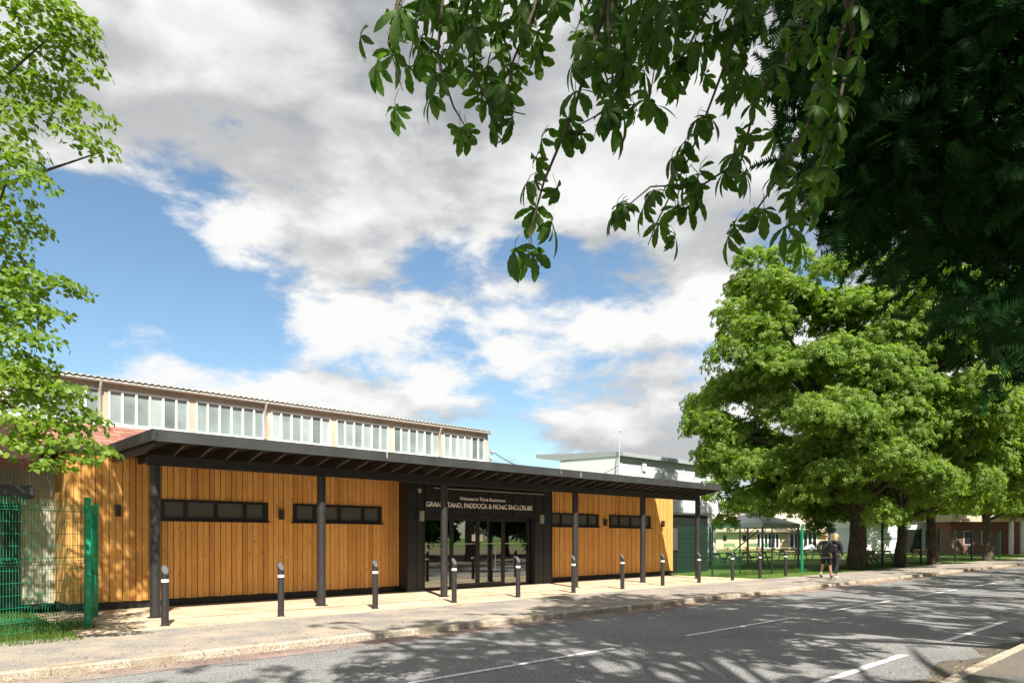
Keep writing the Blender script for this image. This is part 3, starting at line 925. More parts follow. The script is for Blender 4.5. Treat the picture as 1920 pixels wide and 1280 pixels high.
# horn loudspeaker under the roof
hl = MB(); hl.cyl(0, 0, 0, .40, .06, .22, 14); hl.cyl(0, 0, -.2, 0, .10, .06, 10)
o = hl.build('horn_loudspeaker', M['lamp_grey'], G); o.location = (gs + .2, gd + 4.2, 6.45); o.rotation_euler = (R(115), 0, R(160))
MB().bar((gs + .2, gd + 4.2, 6.5), (gs + .2, gd + 4.2, 6.85), .05).build('loudspeaker_bracket', M['lamp_grey'], G)
an = MB(); an.tube([(gs - .25, gd - .2, 5.6), (gs - .12, gd - .2, 8.2)], [.035, .02], 6); an.cyl(gs - .12, gd - .2, 8.2, 8.28, .14, .05, 10)
an.build('antenna_mast', M['stand_trim'], G)
# cable slung from the hall to the grandstand
a = W(hs1 + .1, HD - .05, zb + .35); b = W(gs - .1, gd - .1, 6.1)
pts = [a.lerp(b, i / 16) - Vector((0, 0, 1.1 * 4 * (i / 16) * (1 - i / 16))) for i in range(17)]
tag(MB().tube(pts, .018, 5).build('overhead_cable', M['frame']), 'thin dark cable slung from the old hall to the grandstand', 'cable')

# dark shed beside the timber wall
SH = site('dark_shed')
tag(SH, 'black flat roofed shed behind the mesh fence, next to the timber wall end', 'shed')
MB().box(21.95, 25.6, 3.0, 6.5, 0, 2.66).build('wall', M['shed'], SH)
MB().box(21.85, 25.7, 2.9, 6.6, 2.662, 2.75).build('roof', M['fascia'], SH)
for i in range(12): MB().box(21.98 + i * .3, 21.99 + i * .3, 2.985, 2.999, .05, 2.64).build('seam', M['shed'], SH)
f = MB().box(22.5, 23.0, 2.96, 2.998, 1.0, 2.1).build('window', M['frame'], SH)
MB().box(22.55, 22.95, 2.95, 2.957, 1.05, 2.05).build('pane', M['frost'], f)

# ------------------------------------------------------------------ picnic lawn: buildings, gazebo, tables, benches
CB = empty('cream_pavilion', (0, 0, 0))
tag(CB, 'low cream pavilion with beige roof and white french windows beyond the picnic tables', 'building')
y = 100.0
MB().box(26.5, 52, y, y + 10, 0, 2.6).build('wall', M['cream_wall'], CB)
MB().prism([(y - .9, 2.45), (y - .9, 2.75), (y + 5, 5.4), (y + 11, 2.75), (y + 11, 2.45)], 'x', 25.5, 53).build('roof', M['roof_beige'], CB)
for X0, X1 in ((35.0, 38.2), (39.7, 43.6)):
    f = MB(); f.box(X0, X1, y - .10, y - .002, 2.2, 2.35).box(X0, X1, y - .10, y - .002, 0.05, .2)
    n = 6
    for i in range(n + 1):
        xx = X0 + (X1 - X0) * i / n; f.box(xx - .09, xx + .09, y - .10, y - .004, .2, 2.2)
    fo = f.build('french_window', M['hall_white'], CB)
    for i in range(n):
        MB().box(X0 + (X1 - X0) * i / n + .1, X0 + (X1 - X0) * (i + 1) / n - .1, y - .05, y - .03, .2, 2.2).build('pane', M['frame'], fo)
for X in (28.5, 30.2, 33.0):
    f = MB().box(X, X + .5, y - .06, y - .002, 1.2, 2.0).build('window', M['frame'], CB)
WG = empty('white_boarded_building', (0, 0, 0))
tag(WG, 'white weatherboarded building glimpsed between the first two tree trunks', 'building')
y = 74.0
MB().box(37.0, 46.5, y, y + 8, 0, 3.6).build('wall', M['stand_white'], WG)
for i in range(9):
    MB().prism([(y - .04, i * .4), (y - .012, i * .4 + .39), (y - .001, i * .4 + .39), (y - .001, i * .4)], 'x', 37, 41.4).build('board', M['stand_white'], WG)
MB().box(36.6, 47, y - .5, y + 8.4, 3.602, 3.9).build('roof', M['stand_grey'], WG)
MB().box(41.6, 43.4, y - .06, y - .002, .05, 2.5).build('door', M['frame'], WG)
for x in (43.8, 45.2):
    f = MB().box(x, x + 1.1, y - .06, y - .002, .4, 2.4).build('window', M['frame'], WG)
    MB().box(x + .1, x + 1.0, y - .07, y - .062, .5, 2.3).build('pane', M['hall_pane'], f)
for x in (46.2,): MB().cyl(x, y - 1.4, 0, 3.6, .28, .28, 16).build('column', M['hall_white'], WG)
BK = empty('brick_building', (0, 0, 0))
tag(BK, 'red brick building with pale eaves and white columns beyond the far fence', 'building')
y = 70.0
MB().box(43.9, 75, y, y + 9, 0, 3.2).build('wall', M['brick'], BK)
MB().box(43.2, 75, y - 1.4, y + 9.5, 3.202, 3.9).build('eaves', M['roof_beige'], BK)
for x in (49.3, 50.4, 58): MB().cyl(x, y - 1.0, 0, 3.2, .22, .22, 16).build('column', M['hall_white'], BK)
f = MB().box(51.0, 53.4, y - .06, y - .002, 0.05, 2.3).build('door', M['bench_green'], BK)
for x in (45.2, 47.0):
    f = MB().box(x, x + .9, y - .06, y - .002, .9, 2.3).build('window', M['hall_white'], BK)
    MB().box(x + .08, x + .82, y - .07, y - .062, .98, 2.22).build('pane', M['frame'], f)

# gazebo
GZ = empty('gazebo', (0, 0, 0))
tag(GZ, 'white fabric gazebo on grey metal legs on the picnic lawn', 'gazebo')
b0 = Vector((13.8, 38.5, 0)); v1 = Vector((-.70, .714, 0)); v2 = Vector((.714, .70, 0))
cs = [b0, b0 + v1 * 3.2, b0 + v1 * 3.2 + v2 * 4.6, b0 + v2 * 4.6]
for c in cs: MB().box(c.x - .05, c.x + .05, c.y - .05, c.y + .05, 0, 2.35).build('leg', M['tent_pole'], GZ)
ctr = sum(cs, Vector()) / 4
e = [c + (c - ctr).normalized() * .12 for c in cs]
mb = MB(); top = ctr + Vector((0, 0, 3.15))
up = [p + Vector((0, 0, 2.45)) for p in e]; lo = [p + Vector((0, 0, 2.18)) for p in e]
mb.add(up + [top] + [p - Vector((0, 0, .03)) for p in up] + [top - Vector((0, 0, .03))], [(0, 1, 4), (1, 2, 4), (2, 3, 4), (3, 0, 4), (6, 5, 9), (7, 6, 9), (8, 7, 9), (5, 8, 9)])
mb.build('roof_fabric', M['tent'], GZ)
mb = MB()
for i in range(4):
    a, b = up[i], up[(i + 1) % 4]; c, d = lo[(i + 1) % 4], lo[i]
    o = (((a + b) / 2) - ctr); o.z = 0; o = o.normalized() * .012
    mb.add([a + o, b + o, c + o, d + o, a, b, c, d], [(0, 1, 2, 3), (7, 6, 5, 4), (3, 2, 6, 7)])
mb.build('valance', M['tent'], GZ)
mb = MB()
for i in range(4):
    a, b = cs[i], cs[(i + 1) % 4]
    for p, q in ((a, b), (b, a)):
        MB().bar(p + Vector((0, 0, 1.75)), p + (q - p).normalized() * .6 + Vector((0, 0, 2.3)), .035).build('brace', M['tent_pole'], GZ)
tag(MB().tube([px(1357, 1049, 37.5), px(1423, 992.5, 37.2)], .035, 6).build('leaning_pole', M['bark']), 'long dark pole leaning up to the gazebo corner', 'pole')

def picnic_table(X, Y, rz, mat, label, L=1.8):
    e = empty('picnic_table', (X, Y, 0), rz)
    for i in range(5): MB().box(-L / 2, L / 2, -.36 + i * .147, -.36 + i * .147 + .135, .72, .76).build('top_board', mat, e)
    for sg in (-1, 1):
        for j in range(2): MB().box(-L / 2, L / 2, sg * .70 - .13 + j * .135, sg * .70 - .005 + j * .135, .43, .465).build('seat_board', mat, e)
    for x in (-L / 2 + .3, L / 2 - .3):
        MB().box(x - .03, x + .03, -.80, .80, .36, .43).build('seat_rail', mat, e)
        MB().box(x - .03, x + .03, -.36, .36, .63, .719).build('top_rail', mat, e)
        for sg in (-1, 1):
            MB().bar((x + .045, sg * .22, .72), (x + .045, sg * .62, 0.0), .04, .09).build('leg', mat, e)
    tag(e, label, 'picnic table', 'picnic tables on the lawn')
tw, tf = M['table_wood'], M['table_fresh']
for X, Y, rz, m, lab in [
    (.302 * 40, 40, .5, tw, 'grey timber picnic table under the gazebo edge near the shed'),
    (.346 * 43, 43, .3, tw, 'grey timber picnic table in front of the gazebo leg'),
    (.30 * 64, 64, .1, tf, 'pale timber picnic table far out on the lawn by the pavilion'),
    (.345 * 66, 66, .2, tf, 'pale timber picnic table far out on the lawn by the pavilion'),
    (.385 * 62, 62, .0, tf, 'pale timber picnic table far out on the lawn by the pavilion'),
    (.398 * 50, 50, .1, tw, 'grey timber picnic table on open lawn left of the walkers'),
    (.425 * 51, 51, .2, tw, 'grey timber picnic table with a pale bundle on it'),
    (.505 * 41, 41, .9, tw, 'grey timber picnic table beside the thick chestnut trunk'),
    (.525 * 47, 47, .2, tw, 'grey timber picnic table between the first two trunks'),
    (.585 * 51, 51, .9, tf, 'orange timber picnic table between the second and third trunks')]:
    picnic_table(X, Y, rz, m, lab)
mb = MB()
c = Vector((.427 * 51, 51, .98))
ring = 9
vs = [(c.x + .55 * math.cos(i * 2 * math.pi / ring) * (1 + .2 * math.sin(i * 3)), c.y + .35 * math.sin(i * 2 * math.pi / ring), .77) for i in range(ring)]
vs2 = [(c.x + (p[0] - c.x) * .7, c.y + (p[1] - c.y) * .7, .98 + .1 * math.sin(i * 2.3)) for i, p in enumerate(vs)]
mb.add(vs + vs2 + [(c.x + .1, c.y, 1.15)], [(i, (i + 1) % ring, ring + (i + 1) % ring, ring + i) for i in range(ring)] + [(ring + i, ring + (i + 1) % ring, 2 * ring) for i in range(ring)], True)
tag(mb.build('fabric_bundle', M['tent']), 'crumpled white sheet heaped on a picnic table', 'bundle')
def garden_bench(X, Y):
    e = empty('garden_bench', (X, Y, 0))
    for i in range(4): MB().box(-.75, .75, .2, .235, .45 + i * .11, .53 + i * .11).build('back_slat', M['bench_green'], e)
    for i in range(3): MB().box(-.75, .75, -.25 + i * .14, -.13 + i * .14, .42, .45).build('seat_slat', M['bench_green'], e)
    for x in (-.7, .7):
        MB().box(x - .03, x + .03, -.25, -.19, 0, .62).build('leg', M['bench_green'], e); MB().box(x - .03, x + .03, .235, .29, 0, .88).build('leg', M['bench_green'], e)
    tag(e, 'green slatted bench against the cream pavilion wall', 'bench', 'green benches by the pavilion')
for r in (.3115, .3445, .3665): garden_bench(r * 97, 97)
# stacked chairs outline near white building
# ------------------------------------------------------------------ people
def skin_body(name, pts, edges, mat, parent, root=0, sub=2):
    me = bpy.data.meshes.new(name)
    me.from_pydata([p[:3] for p in pts], edges, [])
    o = link(name, me, mat, parent)
    md = o.modifiers.new('skin', 'SKIN'); md.use_smooth_shade = True
    sv = me.skin_vertices[0].data
    for i, p in enumerate(pts):
        r = p[3]; sv[i].radius = (r, p[4] if len(p) > 4 else r)
        sv[i].use_root = (i == root)
    s = o.modifiers.new('sub', 'SUBSURF'); s.levels = sub; s.render_levels = sub
    return o
def chain(n0, n): return [(n0 + i, n0 + i + 1) for i in range(n - 1)]
def person(loc, rz, male):
    e = empty('person', loc, rz)     # figure faces local +y, walking away
    k = 1.0
    # body (skin): pelvis root
    hipw, shw = (.10, .225) if male else (.095, .17)
    pts = [(0, 0, .95, .13, .10), (0, .01, 1.12, .125, .09), (0, .015, 1.30, .15, .10), (0, 0, 1.44, .10, .075), (0, 0, 1.52, .05), (0, .012, 1.56, .056), (0, .022, 1.60, .074, .082), (0, .03, 1.65, .084, .096), (0, .03, 1.70, .080, .09), (0, .028, 1.74, .05, .06)]
    ed = chain(0, 10)
    def limb(j, ps):
        n = len(pts); pts.extend(ps); ed.append((j, n)); ed.extend(chain(n, len(ps)))
        return n
    # legs mid-stride: left leg trailing, right leg forward (male); the other way round for the woman
    st = 1 if male else -1
    for sg in (-1, 1):
        fwd = .20 * sg * st
        hx = hipw * sg
        kn = (hx, fwd * .55 + .03, .50, .058); an = (hx * 1.0, fwd * 1.25 - (.06 if fwd < 0 else 0), .10 + (.05 if fwd < 0 else 0), .038)
        limb(0, [(hx, .0, .88, .085), (hx, fwd * .28 + .01, .70, .072), kn, (hx, fwd * .9 - .015, .33, .055), an, (hx, an[1] + .10, an[2] - .05, .034)])
    # arms: elbows bent, forearms forward
    for sg in (-1, 1):
        if male or sg < 0: el = (sg * (shw + .075), -.05, 1.13, .042); wr = (sg * (shw + .03), .16, 1.02, .030)
        else: el = (sg * (shw + .06), -.02, 1.14, .040); wr = (sg * (shw + .075), .06, .90, .027)
        dv = (Vector(wr[:3]) - Vector(el[:3])).normalized()
        pm = Vector(wr[:3]) + dv * .06
        n = limb(3, [(sg * shw * .75, 0, 1.43, .065), (sg * (shw + .02), -.01, 1.38, .058), (sg * (shw + .05), -.03, 1.25, .050), el, (el[0] * .5 + wr[0] * .5, el[1] * .5 + wr[1] * .5, el[2] * .5 + wr[2] * .5, .038), wr, (*pm, .032, .018)])
        pi = n + 6
        side = dv.cross(Vector((1, 0, 0))).normalized()
        for q, (off, ln) in enumerate(((-.024, .060), (-.008, .072), (.008, .068), (.024, .052))):
            b = pm + side * off + dv * .02
            m_ = len(pts); pts.extend([(*(b + dv * ln * .5), .009), (*(b + dv * ln + Vector((-sg * .012, 0, -.008))), .007)]); ed.append((pi, m_)); ed.append((m_, m_ + 1))
        t = pm + side * -.03 - dv * .01
        m_ = len(pts); pts.extend([(*(t + side * -.015), .010), (*(t + side * -.022 + dv * .035), .008)]); ed.append((pi, m_)); ed.append((m_, m_ + 1))
    body = skin_body('body', pts, ed, M['skin'], e)
    # ears and nose
    mb = MB()
    # clothing
    def leg_cloth(name, mat, zlow, fat):
        cp = [(0, 0, 1.10, .125, .10), (0, 0, 1.0, .145, .115), (0, 0, .90, .15, .12)]; ce = [(0, 1), (1, 2)]
        for sg in (-1, 1):
            fwd = .20 * sg * st; hx = hipw * sg
            full = [(hx, .0, .84, .098 * fat), (hx, fwd * .28 + .01, .70, .088 * fat), (hx, fwd * .55 + .03, .52, .078 * fat), (hx, fwd * .9 - .015, .33, .066 * fat), (hx, fwd * 1.2 - (.05 if fwd < 0 else 0), .16 + (.05 if fwd < 0 else 0), .060 * fat)]
            use = [p for p in full if p[2] >= zlow]
            n = len(cp); cp.extend(use); ce.append((2, n)); ce.extend(chain(n, len(use)))
        return skin_body(name, cp, ce, mat, e)
    if male: leg_cloth('shorts', M['black_cloth'], .48, 1.12)
    else: leg_cloth('trousers', M['black_cloth'], .15, .98)
    jw = .035 if male else 0.0
    tp = [(0, .0, .80 if male else .82, .150 + jw, .12), (0, .0, .90 if male else .95, .158 + jw, .128), (0, .01, 1.12, .155 + jw, .125), (0, .01, 1.30, .165 + jw, .13), (0, -.01, 1.43, .13 + jw, .10), (0, -.01, 1.50, .075, .07)]
    te = chain(0, 6)
    for sg in (-1, 1):
        if male or sg < 0: el = (sg * (shw + .075), -.05, 1.13, .062); wr = (sg * (shw + .03), .16, 1.02, .048)
        else: el = (sg * (shw + .06), -.02, 1.14, .058); wr = (sg * (shw + .075), .06, .90, .046)
        n = len(tp); ps = [(sg * shw * .8, -.005, 1.42, .085), (sg * (shw + .025), -.015, 1.36, .078), (sg * (shw + .05), -.03, 1.25, .068), el, wr]
        tp.extend(ps); te.append((4, n)); te.extend(chain(n, 5))
    skin_body('jacket', tp, te, M['dark_jacket'] if male else M['black_cloth'], e)
    # hood lying on the back
    skin_body('hood', [(-.09, -.07, 1.46, .045), (0, -.11, 1.43, .06), (.09, -.07, 1.46, .045)], [(0, 1), (1, 2)], M['dark_jacket'] if male else M['black_cloth'], e, 1)
    if male: MB().cyl(0, 0, .80, .835, .168, .168, 20).build('shirt_hem', M['hem'], e)
    # hair
    def blob(name, parts, mat, seg=16, rows=10):
        mb = MB()
        for (cx, cy, cz, rx, ry, rz_, zlo) in parts:
            vs, fs = [], []
            for a in range(rows + 1):
                ph = math.pi * a / rows; zz = max(math.cos(ph), zlo)
                rr = math.sin(ph) if math.cos(ph) >= zlo else math.sin(math.acos(zlo)) * (1 - (zlo - math.cos(ph)) / (1 + zlo + 1e-6))
                for b in range(seg):
                    th_ = 2 * math.pi * b / seg; w = 1 + .05 * math.sin(5 * th_ + 3 * ph) + random.uniform(-.02, .02)
                    vs.append((cx + rx * rr * w * math.cos(th_), cy + ry * rr * w * math.sin(th_), cz + rz_ * zz))
            for a in range(rows):
                for b in range(seg): fs.append((a * seg + b, (a + 1) * seg + b, (a + 1) * seg + (b + 1) % seg, a * seg + (b + 1) % seg))
            mb.add(vs, fs, True)
        return mb.build(name, mat, e)
    if male: blob('hair', [(0, .012, 1.675, .090, .100, .098, -.15)], M['hair_grey'])
    else: blob('hair', [(0, .012, 1.665, .102, .108, .115, -.6), (0, -.055, 1.575, .092, .055, .13, -.9)], M['hair_blond'])
    for sg in (-1, 1):
        MB().tube([(sg * .082, .03, 1.62), (sg * .094, .02, 1.645), (sg * .09, .015, 1.68)], [.010, .016, .010], 6).build('ear', M['skin'], e)
    MB().tube([(0, .115, 1.665), (0, .140, 1.635), (0, .118, 1.625)], [.009, .015, .010], 6).build('nose', M['skin'], e)
    # shoes
    for sg in (-1, 1):
        fwd = .20 * sg * st; hx = hipw * sg
        back = fwd < 0
        y0 = fwd * 1.25 - (.06 if back else 0); z0 = .05 + (.035 if back else 0)
        o = skin_body('shoe', [(hx, y0 - .05, z0 + (.03 if back else 0), .045, .045), (hx, y0 + .05, z0, .046, .044), (hx, y0 + .16, z0 - (.03 if back else .008), .042, .032)], chain(0, 3), M['shoe_dark'] if male else M['shoe_white'], e, 1)
    if male:
        tag(e, 'walker in dark hooded jacket and black shorts on the footway', 'person')
    else:
        tag(e, 'blond walker in black with a small backpack on the footway', 'person')
        # small backpack
        g = empty('backpack', (0, 0, 0), 0); g.parent = None
        g.location = Vector(loc) ; g.rotation_euler = (0, 0, rz)
        bp = MB(); bp.prism([(-.12, 1.06), (.12, 1.06), (.135, 1.12), (.12, 1.30), (.07, 1.36), (-.07, 1.36), (-.12, 1.30), (-.135, 1.12)], 'y', -.25, -.135)
        o = bp.build('bag_body', M['bag'], g); bv = o.modifiers.new('b', 'BEVEL'); bv.width = .03; bv.segments = 3
        MB().box(-.09, .09, -.275, -.251, 1.09, 1.20).build('front_pocket', M['bag'], g)
        for sg in (-1, 1):
            MB().tube([(sg * .08, -.14, 1.33), (sg * .115, -.12, 1.42), (sg * .12, -.04, 1.505), (sg * .12, .07, 1.46), (sg * .125, .13, 1.33)], .013, 6).build('strap', M['bag'], g)
        tag(g, 'small black backpack worn by the blond walker', 'backpack')
man_p = px(1549, 1082, 27.9); wom_p = px(1567, 1084.5, 27.3)
walk = PHI - R(90)
person((man_p.x, man_p.y, 0), walk + .05, True)
person((wom_p.x, wom_p.y, 0), walk - .05, False)

# ------------------------------------------------------------------ foliage
def rot_to(nrm, spin):
    """(N,3,3) matrices turning +z to nrm with a spin about it"""
    n = nrm / np.linalg.norm(nrm, axis=1, keepdims=True)
    h = np.where(np.abs(n[:, 2:3]) < .95, np.array([[0, 0, 1.0]]), np.array([[1.0, 0, 0]]))
    x = np.cross(h, n); x /= np.linalg.norm(x, axis=1, keepdims=True)
    y = np.cross(n, x)
    c, s = np.cos(spin)[:, None], np.sin(spin)[:, None]
    return np.stack([x * c + y * s, -x * s + y * c, n], axis=2)
def leaf_cloud(name, pos, nrm, size, tv, tf, mat, parent):
    N = len(pos)
    Rm = rot_to(nrm, rng.uniform(0, 6.283, N))
    v = np.einsum('nij,kj->nki', Rm, tv) * size[:, None, None] + pos[:, None, :]
    f = (tf[None] + (np.arange(N) * len(tv))[:, None, None]).reshape(-1, 3)
    o = link(name, mesh_np(name, v.reshape(-1, 3), f), mat, parent)
    o['kind'] = 'stuff'
    return o
def t_palmate(n=7, droop=.45):
    v, f = [], []
    for i in range(n):
        a = math.radians(-125 + 250 * i / (n - 1)); L = 1.0 - .32 * abs(i - (n - 1) / 2) / ((n - 1) / 2)
        c, s = math.sin(a), math.cos(a); w = .19 * L
        b = len(v)
        v += [(0, 0, 0), (c * L * .62 - s * w, s * L * .62 + c * w, -.18 * droop), (c * L, s * L, -droop * L), (c * L * .62 + s * w, s * L * .62 - c * w, -.18 * droop)]
        f += [(b, b + 1, b + 2), (b, b + 2, b + 3)]
    return np.array(v), np.array(f)
def t_heart():
    v = [(0, -.05, 0), (.42, .18, .05), (.40, .55, .03), (0, 1.05, -.16), (-.40, .55, .03), (-.42, .18, .05)]
    return np.array(v), np.array([(0, 1, 2), (0, 2, 3), (0, 3, 4), (0, 4, 5)])
def t_frond(n=13):
    v = [(-.012, 0, 0), (.012, 0, 0), (0, 1, -.22)]; f = [(0, 1, 2)]
    for i in range(n):
        t = .05 + .93 * i / n; ln = .30 * (1 - .55 * t) + .05
        for sg in (-1, 1):
            b = len(v); z = -.22 * t * t
            v += [(0, t - .02, z), (0, t + .07, z), (sg * ln, t + ln * .55, z + .03 - .05 * (i % 3))]; f.append((b, b + 1, b + 2))
    return np.array(v), np.array(f)
PALM, HEART, FROND = t_palmate(), t_heart(), t_frond()
def clump_points(cs, rs, per, flat=.6, up=.5, jitter=.5, out_c=None):
    """leaf positions on and in flattened clumps, more on the outside and top"""
    P, Nn = [], []
    for c, r in zip(cs, rs):
        n = int(per * r * r)
        d = rng.normal(size=(n, 3)); d /= np.linalg.norm(d, axis=1, keepdims=True)
        d[:, 2] = np.where(d[:, 2] < -.3, -d[:, 2] * .8, d[:, 2])
        rad = r * rng.uniform(.55, 1.08, n) ** .7
        P.append(np.array(c)[None] + d * rad[:, None] * np.array([1, 1, flat]))
        o = d.copy()
        if out_c is not None:
            q = np.array(c) - np.array(out_c); q = q / (np.linalg.norm(q) + 1e-6); o = o * .6 + q[None] * .5
        o[:, 2] += up
        Nn.append(o + rng.normal(size=(n, 3)) * jitter)
    return np.concatenate(P), np.concatenate(Nn)
def crown_clumps(ctr, rad, n, rmin, rmax, shell=.55, zcut=-.75):
    out, rs = [], []
    while len(out) < n:
        d = rng.normal(size=3); d /= np.linalg.norm(d)
        if d[2] < zcut: continue
        lump = 1 + .13 * math.sin(3.1 * d[0] + 5 * d[2] + ctr[0]) + .10 * math.sin(6.3 * d[1] - 4 * d[2])
        q = rng.uniform(shell, 1.0) * lump
        out.append(np.array(ctr) + d * np.array(rad) * q * np.array([1 + .25 * max(0, d[2]), 1 + .25 * max(0, d[2]), 1])); rs.append(rng.uniform(rmin, rmax))
    return out, rs
def limbs(base, top, r0, targets, nt, bend=.25):
    mb = MB()
    base = Vector(base); top = Vector(top)
    m1 = base.lerp(top, .35) + Vector((random.uniform(-.1, .1), random.uniform(-.1, .1), 0))
    # flared foot, then the bole
    mb.tube([base - Vector((0, 0, .1)), base + Vector((0, 0, .25)), base + Vector((0, 0, .8)), m1, top, top + (top - m1) * .6], [r0 * 1.55, r0 * 1.18, r0, r0 * .88, r0 * .7, r0 * .2], 14)
    idx = list(range(len(targets))); random.shuffle(idx)
    for i in idx[:nt]:
        t = Vector(targets[i]); st = m1.lerp(top, random.uniform(.35, 1.15)); L = (t - st).length
        mid = st.lerp(t, .5) + Vector((random.uniform(-1, 1), random.uniform(-1, 1), random.uniform(.1, 1.0))) * L * bend * .5
        r = min(r0 * .42, .028 * L + .01) * LR[0]
        q1 = st.lerp(mid, .5) + Vector((0, 0, L * .03)); q2 = mid.lerp(t, .5) + Vector((0, 0, L * .02))
        mb.tube([st, q1, mid, q2, t], [r, r * .8, r * .58, r * .36, r * .12], 6)
    return mb
LR = [1.0]
def tree(name, label, loc, th, tr, ctr, rad, ncl, rmin, rmax, per, lsize, tmpl, mat, group=None, extra=None, nl=30, zcut=-.75, shell=.55, up=.5, cat='tree', flat=.6):
    e = empty(name, (0, 0, 0))
    cl, rs = crown_clumps(ctr, rad, ncl, rmin, rmax, shell, zcut)
    if extra:
        for p, r in extra: cl.append(np.array(p)); rs.append(r)
    limbs(loc, (loc[0] + random.uniform(-.3, .3), loc[1], th), tr, cl, nl).build('trunk', M['bark'], e)
    P, Nn = clump_points(cl, rs, per, flat, up, .5, ctr)
    sz = rng.uniform(.75, 1.2, len(P)) * lsize
    leaf_cloud('crown', P, Nn, sz, tmpl[0], tmpl[1], mat, e)
    tag(e, label, cat, group)
    return e
# the row along the far footway
def ground_px(x, y): 
    Y = F_PX * CAM_H / (y - HOR); return Vector(((x - 960) / F_PX * Y, Y, 0))
t1 = ground_px(1607, 1066)
tree('chestnut_tree', 'large sunlit horse chestnut with thick trunk behind the two walkers', t1, 5.0, .46,
     (t1.x - .3, t1.y, 8.6), (7.6, 6.2, 7.4), 260, .8, 1.5, 150, .25, PALM, M['leaf_chestnut'], 'trees along the far footway', nl=46, zcut=-.86, shell=.6, flat=.85, up=.25,
     extra=[(px(1350, 930, 35), 1.2), (px(1400, 955, 34), 1.2), (px(1460, 960, 34), 1.1), (px(1340, 860, 35), 1.2), (px(1420, 890, 33), 1.4), (px(1500, 930, 33), 1.2), (px(1360, 985, 34.5), .7), (px(1560, 900, 32), 1.3)])
for (x, y, rr, h, lab, sd) in [(1688, 1061.5, 4.2, 10.5, 'slim chestnut with ivy-streaked trunk, second in the row from the walkers', 0),
                          (1750, 1057.5, 4.3, 10.0, 'chestnut with forked mottled trunk, third in the row from the walkers', 1),
                          (1853, 1051.0, 5.0, 10.5, 'wide leafy tree at the brick building, fourth in the row from the walkers', 2)]:
    t = ground_px(x, y)
    tree('chestnut_tree', lab, t, 4.2, .30, (t.x + .8, t.y, h * .62), (rr, rr, h * .42), 85, .8, 1.5, 120, .27, PALM, M['leaf_chestnut'], 'trees along the far footway', nl=24, zcut=-.8, flat=.85, up=.25)
for (s, d) in ((68, -2.2), (80, -1.5), (94, -2), (72, 14), (86, 20)):
    w = W(s, d)
    tree('far_tree', 'leafy tree further down the road past the brick building', w, 4, .3, (w.x, w.y, 7.5), (5.2, 5.2, 5.5), 60, 1.0, 1.8, 26, .6, PALM, M['leaf_chestnut'], 'trees further down the road', nl=14)
for (X, Y, h) in ((60, 125, 13), (75, 118, 12), (92, 122, 14), (46, 128, 11), (30, 130, 9), (108, 112, 13)):
    tree('distant_tree', 'distant tree standing behind the far buildings', (X, Y, 0), 4, .35, (X, Y, h * .58), (6.5, 6, h * .44), 45, 1.4, 2.4, 12, 1.0, PALM, M['leaf_chestnut'], 'distant trees behind the buildings', nl=8)
# lime tree on the left
LR[0] = .5
lime_px = [(40, 40, .9), (105, 60, .7), (140, 110, .5), (60, 130, .7), (120, 190, .45), (165, 225, .42), (190, 285, .36), (150, 265, .38), (100, 225, .4), (20, 230, .5), (20, 320, .5), (60, 350, .38), (30, 420, .5), (70, 440, .33), (15, 500, .5), (55, 530, .42), (105, 545, .42), (140, 550, .3), (90, 600, .4), (30, 610, .55), (20, 690, .6), (70, 700, .45), (95, 745, .5), (45, 770, .6), (130, 775, .42), (165, 800, .38), (105, 810, .5), (185, 850, .34), (210, 857, .2), (140, 845, .45), (70, 840, .5), (20, 850, .55), (100, 880, .3), (150, 868, .25), (40, 300, .45), (10, 380, .5), (30, 570, .5), (70, 650, .45), (60, 590, .35), (10, 640, .5), (50, 730, .5), (130, 740, .35), (60, 800, .5), (30, 180, .5), (80, 20, .6), (150, 60, .4), (170, 140, .3), (90, 170, .45), (-20, 150, .9), (-30, 560, .9), (-30, 720, .9)]
ex = [(px(x, y, 10 + random.uniform(-.7, .7)), r * .86) for x, y, r in lime_px]
tree('lime_tree', 'bright green lime tree leaning in over the near mesh fence', (-11.3, 10.6, 0), 4.5, .35, (-11.6, 10.4, 7.2), (3.3, 3.8, 5.0), 150, .55, .95, 760, .085, HEART, M['leaf_lime'], extra=ex, nl=34, up=.7, flat=.55)
LR[0] = 1.0
# yew on the near side, right
def yew_clumps():
    out, rs = [], []
    edge = [(1400, 40), (1450, 190), (1490, 330), (1560, 450), (1620, 530), (1700, 585), (1780, 640), (1850, 690), (1930, 745), (2600, 800)]
    def bound(x):
        for (a, b), (c, d) in zip(edge, edge[1:]):
            if a <= x <= c: return b + (d - b) * (x - a) / (c - a)
        return -999
    while len(out) < 400:
        x = random.uniform(1405, 2120); y = random.uniform(-260, 760)
        r = random.uniform(.28, .6); Y = random.uniform(6.6, 10.5)
        if y + r * .55 * F_PX / Y > bound(x) + random.uniform(-30, 15) or x - r * F_PX / Y < 1395 + max(0, y) * .12: continue
        out.append(np.array(px(x, y, Y))); rs.append(r)
    return out, rs
YE = empty('yew_tree', (0, 0, 0))
cl, rs = yew_clumps()
P, Nn = clump_points(cl, rs, 135, .75, .2, .7)
leaf_cloud('crown', P, Nn, rng.uniform(.22, .38, len(P)), FROND[0], FROND[1], M['leaf_yew'], YE)
limbs((9.8, 7.2, 0), (9.4, 7.6, 5.5), .40, cl, 14, .35).build('trunk', M['bark'], YE)
tag(YE, 'dark shaded yew hanging in over the road from the near side', 'tree')
